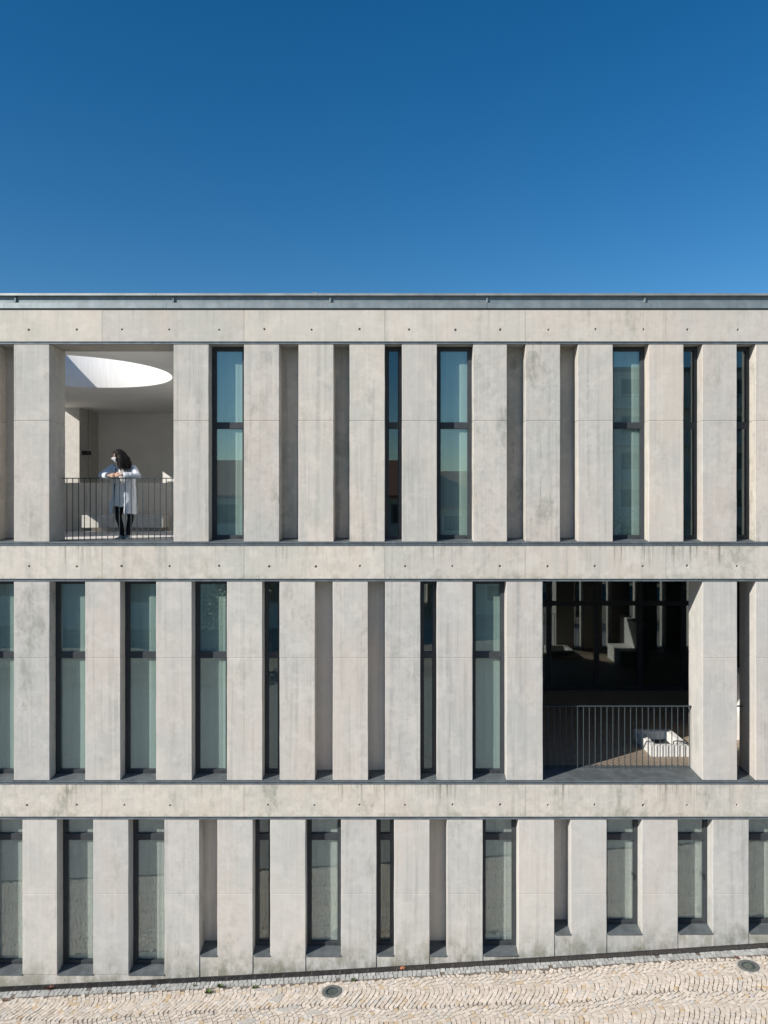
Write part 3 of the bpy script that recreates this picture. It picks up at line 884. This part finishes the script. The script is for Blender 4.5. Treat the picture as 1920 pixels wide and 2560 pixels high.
# ------------------------------------------------------------------ across the street (seen in the window panes)
rtile = simple('roof_tile', (.36, .16, .095), .85, var=.25, scale=5, bump=.2, stretch=(5, 1, 1))
wallp = simple('white_house_paint', (.66, .65, .61), .9, var=.06, scale=1.5)
wallc = simple('cream_house_paint', (.58, .50, .38), .9, var=.06, scale=1.5)
wdark = simple('dark_house_pane', (.05, .055, .06), .2, var=.1)
def house(name, label, x0, x1, y0, y1, z1, mat, floors, cols, roof='gable', balconies=False, base=-1.0):
    h = empty(name, ((x0 + x1) / 2, (y0 + y1) / 2, base))
    tag(h, label, 'building')
    box('wall', x0, x1, y1, y0, base, z1, mat, h)
    fh = (z1 - .8) / floors
    for i in range(floors):
        for j in range(cols):
            cx_ = x0 + (x1 - x0) * (j + .5) / cols
            wz = .8 + i * fh + fh * .3
            ww = (x1 - x0) / cols * .26
            fo = box('window', cx_ - ww, cx_ + ww, y0 - .02, y0 + .06, wz, wz + fh * .5, wallp if mat is not wallp else kerbm, h)
            box('pane', cx_ - ww * .82, cx_ + ww * .82, y0 + .05, y0 + .09, wz + .1, wz + fh * .5 - .1, wdark, fo)
        if balconies:
            for j in range(0, cols, 2):
                cx_ = x0 + (x1 - x0) * (j + 1) / cols
                hw = (x1 - x0) / cols * .85
                bal = box('balcony', cx_ - hw, cx_ + hw, y0 - .01, y0 + 1.3, .8 + i * fh - .1, .8 + i * fh + .12, wallp, h)
                bb = MB()
                for k in range(17):
                    x = cx_ - hw + 2 * hw * k / 16
                    bb.box(x - .04, x + .04, y0 + 1.2, y0 + 1.28, .8 + i * fh + .12, .8 + i * fh + 1.0)
                bb.box(cx_ - hw, cx_ + hw, y0 + 1.18, y0 + 1.3, .8 + i * fh + 1.0, .8 + i * fh + 1.08)
                bb.build('balustrade', wallp, bal)
    if roof == 'gable':
        ym = (y0 + y1) / 2
        MB().prism([(y0 + .6, z1 - .15), (ym, z1 + 2.6), (y1 - .6, z1 - .15), (y1 - .6, z1 + .05), (ym, z1 + 2.85), (y0 + .6, z1 + .05)], x0 - .5, x1 + .5).build('roof', rtile, h)
    else:
        box('roof', x0 - .3, x1 + .3, y1 - .3, y0 + .3, z1, z1 + .35, kerbm, h)
    return h
house('town_house', 'long white house with a tiled roof across the street, mirrored in panes', -26, 2, -40, -50, 9.2, wallp, 3, 9)
house('town_house', 'cream house with a tiled roof across the street, mirrored in panes', 2.6, 15, -41, -51, 8.4, wallc, 3, 4)
house('apartment_block', 'tall white apartment block with balconies mirrored in the upper right panes', 16, 36, -54, -68, 20.5, wallp, 6, 6, roof='flat', balconies=True)
house('town_house', 'small white house at the far left across the street, mirrored in panes', -48, -27.5, -42, -52, 8.0, wallp, 2, 5)

leafm = simple('tree_leaf', (.07, .11, .03), .6, var=.45, scale=3, spec=.2)
bark = simple('tree_bark', (.12, .09, .065), .9, var=.3, scale=9, bump=.4)
def tree(x, y, h, seed, label):
    g = random.Random(seed)
    z = float(zg(x)) - .1
    t = empty('street_tree', (x, y, z))
    tag(t, label, 'tree', 'trees across the street')
    m = MB()
    path = [(x + g.uniform(-.08, .08) * i, y + g.uniform(-.08, .08) * i, z + h * .5 * i / 5) for i in range(6)]
    m.tube(path, [.16, .14, .125, .11, .1, .08], 8)
    tips = []
    for k in range(9):
        a = k * 2.4 + g.uniform(-.3, .3)
        s = Vector(path[3 + k % 3])
        e = s + Vector((math.cos(a) * h * .22, math.sin(a) * h * .22, h * g.uniform(.15, .38)))
        mid = (s + e) / 2 + Vector((0, 0, .15))
        m.tube([s, mid, e], [.06, .04, .018], 6); tips.append(e); tips.append(mid)
    m.build('trunk', bark, t)
    tips.append(Vector((x, y, z + h * .85)))
    v, f = [], []
    for c in tips:
        for k in range(170):
            d = Vector((g.gauss(0, 1), g.gauss(0, 1), g.gauss(0, .8))) * (h * .075)
            p = c + d
            u = Vector((g.uniform(-1, 1), g.uniform(-1, 1), g.uniform(-1, 1))).normalized()
            w_ = u.orthogonal().normalized()
            s = g.uniform(.06, .13)
            n_ = len(v)
            v += [tuple(p - u * s), tuple(p + w_ * s * .5), tuple(p + u * s), tuple(p - w_ * s * .5)]
            f.append((n_, n_ + 1, n_ + 2, n_ + 3))
    mk('crown', v, f, leafm, t)
for i, (x, y, h, lb) in enumerate(((7.5, -25, 6.5, 'leafy tree across the street mirrored in the dark loggia glass'), (12.5, -26, 7.5, 'taller leafy tree to the right across the street, mirrored in glass'), (-9, -27, 6.0, 'small leafy tree to the left across the street, mirrored in panes'))):
    tree(x, y, h, 30 + i, lb)

# ------------------------------------------------------------------ small plants and litter
weedm = simple('weed_leaf', (.085, .13, .035), .6, var=.4, scale=30, spec=.2)
def weed(px, py, n_, r, label, mat=weedm):
    # find the ground point below that facade pixel position by its distance from the wall
    d = DIST; 
    for _ in range(12):
        x = (px - CX) / (PPM * DIST) * d
        d = (EYE - float(zg(x))) * PPM * DIST / (py - CY)
    y = d - DIST
    g = random.Random(int(px * 7 + py))
    z = float(zg(x)) + .01
    v, f = [], []
    for k in range(n_):
        a = g.uniform(0, 6.28); rr = g.uniform(.1, 1) * r
        bx_, by_ = x + math.cos(a) * rr * .5, y + math.sin(a) * rr * .4
        L_ = g.uniform(.5, 1.1) * r; wv = L_ * .28
        dx, dy, dz = math.cos(a) * L_, math.sin(a) * L_, g.uniform(.3, 1.1) * L_
        nx_, ny_ = -math.sin(a) * wv, math.cos(a) * wv
        q = len(v)
        v += [(bx_, by_, z), (bx_ + dx * .5 + nx_, by_ + dy * .5 + ny_, z + dz * .65), (bx_ + dx, by_ + dy, z + dz), (bx_ + dx * .5 - nx_, by_ + dy * .5 - ny_, z + dz * .65)]
        f.append((q, q + 1, q + 2, q + 3))
    tag(mk('weed_tuft', v, f, mat, origin=(x, y, z)), label, 'weed', 'weeds between the cobbles')
drym = simple('dry_weed', (.16, .07, .045), .8, var=.4, scale=30)
weed(551, 2469, 40, .05, 'low green weed on the cobbles below the fourth fin from the left')
weed(487, 2466, 22, .035, 'tiny green weed at the grey setts left of the low green weed')
weed(521, 2484, 46, .055, 'spreading green weed left of the round ground light')
weed(637, 2472, 34, .05, 'green and brown weed tuft left of the middle ground light')
weed(884, 2453, 30, .04, 'dark green weed right above the middle ground light', )
weed(124, 2474, 34, .06, 'reddish dry weed by the drain at the lower left', drym)
weed(12, 2505, 18, .04, 'small dry weed in the cobbles at the left edge', drym)
weed(1842, 2398, 16, .04, 'dry sprig lying beside the ground light at the right', drym)
lv = simple('dead_leaf', (.42, .16, .08), .7, var=.3, scale=40)
xl = (1006 - CX) / PPM
zl_ = float(zg(xl)) + .012
tag(mk('fallen_leaf', [(xl - .05, -.10, zl_), (xl - .02, -.14, zl_ + .012), (xl + .035, -.125, zl_ + .004), (xl + .055, -.085, zl_ + .015), (xl + .01, -.05, zl_ + .02), (xl - .03, -.06, zl_ + .006), (xl, -.095, zl_ + .03)],
       [(0, 1, 6), (1, 2, 6), (2, 3, 6), (3, 4, 6), (4, 5, 6), (5, 0, 6)], lv), 'curled orange brown leaf lying on the drain grate', 'leaf')

# ------------------------------------------------------------------ the person at the railing
dg_cache = {}
def eval_mesh(ob):
    dg = bpy.context.evaluated_depsgraph_get(); dg.update()
    ev = ob.evaluated_get(dg); me = ev.to_mesh()
    v = [tuple(x.co) for x in me.vertices]; f = [tuple(p.vertices) for p in me.polygons]
    ev.to_mesh_clear()
    return v, f
def temp_obj(v, e, f):
    me = bpy.data.meshes.new('temporary'); me.from_pydata([tuple(x) for x in v], e, f); me.update()
    ob = bpy.data.objects.new('temporary', me); col.objects.link(ob); return ob
def drop(ob):
    me = ob.data; bpy.data.objects.remove(ob); bpy.data.meshes.remove(me)
def skin(chains, root, sub=2):
    """chains: lists of (key or point, radius); shared keys join"""
    idx, v, r, e = {}, [], [], []
    for ch in chains:
        prev = None
        for p, rad in ch:
            k = tuple(round(c, 4) for c in p)
            if k not in idx: idx[k] = len(v); v.append(k); r.append(rad)
            if prev is not None and prev != idx[k]: e.append((prev, idx[k]))
            prev = idx[k]
    ob = temp_obj(v, e, [])
    ob.modifiers.new('skin', 'SKIN').use_smooth_shade = True
    sv = ob.data.skin_vertices[0].data
    rk = idx[tuple(round(c, 4) for c in root)]
    for i, x in enumerate(sv):
        rr = r[i] if hasattr(r[i], '__len__') else (r[i], r[i])
        x.radius = rr; x.use_root = (i == rk)
    m = ob.modifiers.new('sub', 'SUBSURF'); m.levels = sub; m.render_levels = sub
    out = eval_mesh(ob); drop(ob); return out
def remesh(parts, voxel, smooth=2, factor=.5):
    m = MB()
    for v, f in parts: m.add(v, f)
    ob = temp_obj(m.v, [], m.f)
    k = ob.modifiers.new('r', 'REMESH'); k.mode = 'VOXEL'; k.voxel_size = voxel
    if smooth:
        q = ob.modifiers.new('s', 'SMOOTH'); q.iterations = smooth; q.factor = factor
    out = eval_mesh(ob); drop(ob); return out

pskin = simple('skin', (.46, .285, .21), .55, var=.06, scale=30, spec=.35)
pcoat = simple('pale_denim_cloth', (.57, .605, .65), .9, var=.06, scale=60, spec=.1, bump=.1)
pshirt = simple('cream_shirt_cloth', (.70, .675, .63), .9, var=.05, scale=40, spec=.1)
ppant = simple('black_trousers_cloth', (.010, .011, .014), .85, var=.2, scale=50, spec=.15)
phair = simple('black_hair', (.012, .009, .008), .62, var=.4, scale=60, spec=.22)
pmask = simple('white_mask_cloth', (.5, .51, .53), .8, var=.04, scale=60, spec=.15)
pshoe = simple('grey_blue_shoe', (.13, .18, .22), .7, var=.15, scale=40)
psole = simple('shoe_sole', (.5, .5, .48), .7)
peye = simple('eye_white', (.6, .58, .55), .3)

PB = Vector((-5.13, .9, ZF_T))
per = empty('person', PB)
tag(per, 'person with long black hair and white mask leaning on the railing in a pale coat', 'person')
V3 = lambda x, y, z: Vector((x, y, z))
hip, waist, chest, neck0 = V3(-5.14, .92, 8.70), V3(-5.14, .88, 8.90), V3(-5.13, .82, 9.08), V3(-5.13, .755, 9.225)
hc = V3(-5.150, .665, 9.415)            # middle of the head
F = V3(-.86, -.49, -.13).normalized(); U = (V3(-.05, -.10, 1) - F * V3(-.05, -.10, 1).dot(F)).normalized(); Sx = F.cross(U)   # face direction, up, her left... camera side
if Sx.y > 0: Sx = -Sx                    # Sx points to the camera side of the head
arms = []
for sh, el, wr in ((V3(-5.31, .79, 9.20), V3(-5.435, .60, 9.055), V3(-5.268, .478, 9.060)), (V3(-4.955, .80, 9.195), V3(-4.805, .61, 9.055), V3(-5.043, .482, 9.068))):
    arms.append((sh, el, wr))
chains = [[(hip, .12), (waist, .11), (chest, .125), (neck0, .055), (hc - U * .06, .05)]]
for sh, el, wr in arms:
    chains.append([(chest, .125), (sh, .052), ((sh + el) / 2, .043), (el, .038), ((el + wr) / 2, .034), (wr, .024)])
legs = []
for hx, kx, kx2, ax, tx in ((-5.215, -5.25, 0, -5.185, -5.255), (-5.06, -5.015, 0, -5.085, -5.055)):
    hj, kn, an = V3(hx, .92, 8.66), V3(kx, .895, 8.28), V3(ax, .935, 7.93)
    toe = V3(tx, .80, 7.885)
    legs.append((hj, kn, an, toe))
    chains.append([(hip, .12), (hj, .085), ((hj + kn) / 2, .072), (kn, .052), ((kn + an) / 2 + V3(0, .012, .05), .047), (an, .031), (an + (toe - an) * .45 + V3(0, 0, -.012), .022)])
bodyv = skin(chains, hip, 2)
# hands: palm rays and five bent fingers each
hand_parts = []
def hand(wr, d, up, flip):
    d = d.normalized(); n = d.cross(up).normalized()
    if n.y < 0: n = -n                     # bend towards the body
    sd = up.normalized()
    ch = []
    ln = (.066, .075, .070, .054)
    for i in range(4):
        k0 = wr + d * .012 + sd * ((1.5 - i) * .010)
        kn = wr + d * (.078 - .004 * abs(i - 1.3)) + sd * ((1.5 - i) * .0185) - n * .004
        b1 = kn + (d * .8 + n * (.45 + .05 * i) - sd * .10).normalized() * ln[i] * .48
        b2 = b1 + (d * .35 + n * .85 - sd * .18).normalized() * ln[i] * .32
        b3 = b2 + (d * -.1 + n * .9 - sd * .2).normalized() * ln[i] * .25
        ch.append([(k0, .013), (kn, .0115), (b1, .0092), (b2, .0084), (b3, .0068)])
    t0 = wr + d * .02 + sd * .014
    t1 = wr + d * .052 + sd * .040 + n * .006
    t2 = t1 + (d * .8 + sd * .25 + n * .3).normalized() * .032
    t3 = t2 + (d * .9 - sd * .05 + n * .35).normalized() * .025
    ch.append([(t0, .014), (t1, .0115), (t2, .0098), (t3, .008)])
    for c in ch: hand_parts.append(skin([c], c[0][0], 1))
    hand_parts.append(skin([[(wr - d * .03, .023), (wr, .023), (wr + d * .045, (.016, .034))]], wr - d * .03, 1))
hand(arms[0][2], V3(.93, -.18, -.05), V3(.08, .12, 1), 0)
hand(arms[1][2] + V3(0, -.012, .006), V3(-.95, -.10, -.03), V3(-.05, .15, 1), 1)
# head
def head_pt(s, f, u, grow=0.):
    """unit direction in head space -> point on the head"""
    w_, dp, hh = .076, .096, .118
    if u < 0:
        w_ *= 1 - .30 * u * u * 1.2; 
        if f < 0: dp *= 1 - .35 * (-u)
    p = Sx * (s * (w_ + grow)) + F * (f * (dp + grow)) + U * (u * (hh + grow))
    if f > 0:
        nose = math.exp(-((s / .16) ** 2)) * math.exp(-(((u + .16) / .17) ** 2))
        brow = math.exp(-((s / .55) ** 2)) * math.exp(-(((u - .22) / .12) ** 2))
        eye = (math.exp(-(((s - .36) / .17) ** 2)) + math.exp(-(((s + .36) / .17) ** 2))) * math.exp(-(((u - .06) / .12) ** 2))
        lips = math.exp(-((s / .25) ** 2)) * math.exp(-(((u + .50) / .08) ** 2))
        chin = math.exp(-((s / .3) ** 2)) * math.exp(-(((u + .82) / .16) ** 2))
        p += F * (f * (.030 * nose + .006 * brow - .012 * eye + .008 * lips + .014 * chin))
    return hc + p
def sphere_grid(n=40, m=28):
    g = []
    for j in range(m + 1):
        ph = math.pi * j / m
        g.append([(math.sin(ph) * math.cos(2 * math.pi * i / n), math.sin(ph) * math.sin(2 * math.pi * i / n), math.cos(ph)) for i in range(n)])
    return g
G = sphere_grid()
def grid_mesh(fn, keep=lambda s, f, u: True, n=40, m=28):
    v, fc, id_ = [], [], {}
    def vid(j, i):
        k = (j, 0) if j in (0, m) else (j, i % n)
        if k not in id_: id_[k] = len(v); v.append(tuple(fn(*G[k[0]][k[1]])))
        return id_[k]
    for j in range(m):
        for i in range(n):
            c = [G[a][b_ % n] for a, b_ in ((j, i), (j, i + 1), (j + 1, i), (j + 1, i + 1))]
            mid = [sum(x[k] for x in c) / 4 for k in range(3)]
            if not keep(*mid): continue
            q = []
            for k in (vid(j, i), vid(j + 1, i), vid(j + 1, i + 1), vid(j, i + 1)):
                if k not in q: q.append(k)
            if len(q) > 2: fc.append(tuple(q))
    return v, fc
headv = grid_mesh(lambda s, f, u: head_pt(s, f, u))
ears = []
for sg in (1, -1):
    e = MB().lathe(0, 0, [(.0001, -.03), (.018, -.022), (.024, 0), (.021, .02), (.0001, .032)], 12)
    ec = hc + Sx * (sg * .074) - F * .008 - U * .005
    ears.append(([tuple(ec + F * (p[0] * .8) + Sx * (p[1] * .35) + U * p[2]) for p in e.v], e.f))
bv, bf = remesh([bodyv, headv] + ears + hand_parts, .0062, 3, .35)
body = mk('body', bv, bf, pskin, per, smooth=True)
for sg in (1, -1):
    ec = head_pt(sg * .36, .90, .06) - F * .008
    e = MB().lathe(0, 0, [(.0001, -.012), (.009, -.008), (.012, 0), (.009, .008), (.0001, .012)], 12)
    ev_ = mk('eye', [tuple(ec + Vector(p)) for p in e.v], e.f, peye, per, smooth=True)
    ic = ec + F * .0105
    e = MB().lathe(0, 0, [(.0001, -.005), (.005, 0), (.0001, .005)], 10)
    mk('iris', [tuple(ic + Vector(p)) for p in e.v], e.f, phair, ev_, smooth=True)
    bp = [head_pt(sg * (.16 + .1 * k), math.sqrt(max(.05, 1 - (.16 + .1 * k) ** 2 - .06)), .235 + .03 * math.sin(k * .9), .002) for k in range(5)]
    MB().tube(bp, [.003, .005, .005, .004, .002], 6).build('eyebrow', phair, per)
# mask with a folded ridge and ear loops
def mask_pt(s, f, u):
    ridge = math.exp(-((s / .30) ** 2)) * math.exp(-(((u + .38) / .34) ** 2))
    return head_pt(s, f, u, .007) + F * (.013 * ridge)
mv, mf = grid_mesh(mask_pt, lambda s, f, u: f > .38 and -.90 < u < -.02 + .05 * (1 - abs(s)) and abs(s) < .80)
mm = MB().add(mv, mf)
mk_ = mm.build('face_mask', pmask, per, smooth=True)
so = mk_.modifiers.new('thickness', 'SOLIDIFY'); so.thickness = .004
loops = MB()
for sg in (1, -1):
    for uu in (-.12, -.62):
        loops.tube([head_pt(sg * .72, .62, uu, .007), head_pt(sg * .93, .25, uu * .8, .006), hc + Sx * (sg * .088) - F * .02 + U * (.02 if uu > -.3 else -.03)], .0018, 5)
loops.build('ear_loop', pmask, mk_)
# hair: a full mass of locks with loose strands
gr = random.Random(5)
locks, fine = MB(), MB()
BACK = V3(.86, .28, 0).normalized()
def lock(th, ph, length, rad, out, seed, target, n=9, nt=6):
    g = random.Random(seed)
    s, f, u = math.sin(ph) * math.cos(th), math.sin(ph) * math.sin(th), math.cos(ph)
    root = head_pt(s, f, u, .004)
    o = (root - hc); o.z *= .3; o.normalize()
    path, rr = [], []
    wob, wa = g.uniform(0, 6.28), g.uniform(.005, .012)
    for i in range(n):
        t = i / (n - 1)
        p = root + o * (.012 + out * math.sin(min(1, t * 1.2) * 1.57)) + V3(0, 0, -length * t ** 1.2) + BACK * (.055 * t + .02 * math.sin(t * 3.1))
        p += Sx * (wa * math.sin(t * 9 + wob)) + BACK * (wa * math.sin(t * 8 + wob * 2))
        q = p - hc
        if q.dot(U) < .080 and q.dot(F) > .028:            # comb it to the sides of the face
            cs = q.dot(Sx)
            p = hc + F * .028 + U * q.dot(U) + Sx * (math.copysign(max(abs(cs), .086), cs if abs(cs) > .01 else 1)); q = p - hc
        a, b_, c_ = q.dot(Sx) / .088, q.dot(F) / .108, q.dot(U) / .130
        d_ = math.sqrt(a * a + b_ * b_ + c_ * c_)
        if d_ < 1.0: p = hc + q / max(d_, .2)
        path.append(p); rr.append(rad * (1 - .5 * t))
    target.tube(path, rr, nt)
def root_ok(th, ph):
    f = math.sin(ph) * math.sin(th); u = math.cos(ph)
    return not (f > .42 and u < .70)
k = 0
while k < 300:
    ph, th = gr.uniform(.05, 1.75), gr.uniform(0, 6.283)
    if not root_ok(th, ph): continue
    u = math.cos(ph)
    lock(th, ph, gr.uniform(.15, .26) + .11 * u, gr.uniform(.011, .016), gr.uniform(.008, .04), k, locks); k += 1
k = 0
while k < 420:
    ph, th = gr.uniform(.05, 1.8), gr.uniform(0, 6.283)
    if not root_ok(th, ph): continue
    u = math.cos(ph)
    lock(th, ph, gr.uniform(.16, .31) + .11 * u, gr.uniform(.0016, .0034), gr.uniform(.012, .075), 900 + k, fine, 10, 4); k += 1
capv = grid_mesh(lambda s, f, u: head_pt(s, f, u, .012), lambda s, f, u: True)
cap = MB().add(*capv)
capw = [(p if ((Vector(p) - hc).dot(F) < .030 or (Vector(p) - hc).dot(U) > .088) else tuple(hc + (Vector(p) - hc) * .82)) for p in cap.v]
hv, hf = remesh([(capw, cap.f), (locks.v, locks.f)], .006, 2, .4)
hm = MB().add(hv, hf).add(fine.v, fine.f)
hm.build('hair', phair, per, smooth=True)

# clothes
def ripple(v, amp, sc, seed):
    out = []
    for p in v:
        q = Vector(p) * sc + Vector((seed, seed * 2, 0))
        d = mnoise.noise_vector(Vector((q.x, q.y, q.z * .45))) * amp
        out.append((p[0] + d.x, p[1] + d.y, p[2] + d.z * .4))
    return out
def loft(rings, n=36, thick=.012):
    """rings: (z, cx, cy, rx, ry, gapR, gapL) open towards the street"""
    v, f = [], []
    w_ = n + 1
    for z, cx_, cy_, rx, ry, g1, g2 in rings:
        for lay in (0, 1):
            for i in range(w_):
                a = R(-90 + g1) + R(360 - g1 - g2) * i / n
                v.append((cx_ + (rx - thick * lay) * math.cos(a), cy_ + (ry - thick * lay) * math.sin(a), z + .01 * math.sin(a * 5)))
    for j in range(len(rings) - 1):
        o0, i0, o1, i1 = 2 * j * w_, (2 * j + 1) * w_, (2 * j + 2) * w_, (2 * j + 3) * w_
        for i in range(n):
            f += [(o0 + i, o0 + i + 1, o1 + i + 1, o1 + i), (i0 + i + 1, i0 + i, i1 + i, i1 + i + 1)]
        f += [(i0, o0, o1, i1), (o0 + n, i0 + n, i1 + n, o1 + n)]
    e = 2 * (len(rings) - 1) * w_
    for i in range(n):
        f += [(i, w_ + i, w_ + i + 1, i + 1), (e + i, e + i + 1, e + w_ + i + 1, e + w_ + i)]
    return v, f
coat_r = [(9.255, -5.13, .765, .085, .075, 40, 40), (9.225, -5.13, .775, .15, .095, 32, 34), (9.19, -5.13, .785, .205, .115, 26, 32), (9.08, -5.13, .82, .22, .145, 22, 34), (8.93, -5.14, .87, .215, .16, 19, 36),
          (8.78, -5.145, .90, .225, .175, 17, 38), (8.60, -5.15, .905, .24, .195, 17, 40), (8.45, -5.155, .905, .25, .205, 18, 41), (8.345, -5.155, .905, .255, .21, 19, 42)]
coat_parts = [loft(coat_r, thick=.014)]
for (sh, el, wr), sg in zip(arms, (-1, 1)):
    m = MB(); s0 = sh + V3(-sg * .05, .0, .005)
    w0 = el + (wr - el) * .80
    m.tube([s0, sh + V3(sg * .01, 0, 0), sh + (el - sh) * .5 + V3(sg * .01, 0, .01), el + V3(sg * .012, .012, .0), el + (wr - el) * .35 + V3(0, 0, .006), w0], [.085, .08, .072, .066, .06, .055], 14)
    m.tube([el + (wr - el) * .62, el + (wr - el) * .86], [.060, .062], 14)
    coat_parts.append((m.v, m.f))
col_ = MB().tube([V3(-5.19, .70, 9.14), V3(-5.205, .725, 9.215), V3(-5.17, .80, 9.265), V3(-5.09, .80, 9.265), V3(-5.06, .73, 9.215), V3(-5.08, .69, 9.13)], [.016, .022, .022, .022, .022, .016], 8)
coat_parts.append((col_.v, col_.f))
cv, cf = remesh(coat_parts, .0085, 3, .5)
cv = ripple(cv, .016, 9, 3); cv = ripple(cv, .010, 22, 8)
mk('coat', cv, cf, pcoat, per, smooth=True)
sr = [(9.20, -5.13, .765, .075, .07, 0, 0), (9.15, -5.13, .785, .13, .10, 0, 0), (9.05, -5.13, .815, .165, .125, 0, 0), (8.90, -5.135, .865, .165, .13, 0, 0), (8.75, -5.145, .90, .185, .16, 0, 0), (8.60, -5.15, .91, .195, .175, 0, 0), (8.49, -5.15, .912, .195, .18, 0, 0)]
sv_, sf_ = loft(sr, thick=.03)
sv_, sf_ = remesh([(sv_, sf_)], .010, 2)
sv_ = ripple(sv_, .016, 8, 1)
mk('shirt', sv_, sf_, pshirt, per, smooth=True)
pc = []
for hj, kn, an, toe in legs:
    pc.append([(hip, .115), (hj, .098), ((hj + kn) / 2, .084), (kn, .064), ((kn + an) / 2 + V3(0, .012, .05), .057), (an + V3(0, 0, .01), .046), (an + V3(0, 0, -.02), .046)])
tv, tf = skin(pc, hip, 2)
tv, tf = remesh([(tv, tf)], .009, 2)
mk('trousers', ripple(tv, .006, 16, 2), tf, ppant, per, smooth=True)
for hj, kn, an, toe in legs:
    d = (toe - an); d.z = 0; d.normalize(); s_ = V3(-d.y, d.x, 0)
    v, f = [], []
    prof = [(-.080, .030, .085), (-.05, .044, .108), (0, .050, .112), (.055, .046, .085), (.10, .044, .048), (.145, .040, .040), (.172, .022, .028)]
    n = 12
    for t, hw, ht in prof:
        c = an + d * t
        for i in range(n):
            a = 2 * math.pi * i / n
            x, z = math.cos(a) * hw, math.sin(a)
            v.append(tuple(V3(c.x, c.y, ZF_T + .022) + s_ * x + V3(0, 0, ht * max(0, z))))
    for j in range(len(prof) - 1):
        for i in range(n):
            f.append((j * n + i, j * n + (i + 1) % n, (j + 1) * n + (i + 1) % n, (j + 1) * n + i))
    f += [tuple(range(n))[::-1], tuple((len(prof) - 1) * n + i for i in range(n))]
    sh_ = mk('shoe', v, f, pshoe, per, smooth=True)
    v2, f2 = [], []
    for t, hw, ht in prof:
        c = an + d * t
        for x, z in ((-hw - .004, .001), (hw + .004, .001), (hw + .004, .026), (-hw - .004, .026)):
            v2.append(tuple(V3(c.x, c.y, ZF_T + z) + s_ * x))
    for j in range(len(prof) - 1):
        for i in range(4): f2.append((j * 4 + i, j * 4 + (i + 1) % 4, (j + 1) * 4 + (i + 1) % 4, (j + 1) * 4 + i))
    f2 += [(3, 2, 1, 0), tuple((len(prof) - 1) * 4 + i for i in range(4))]
    mk('sole', v2, f2, psole, sh_)
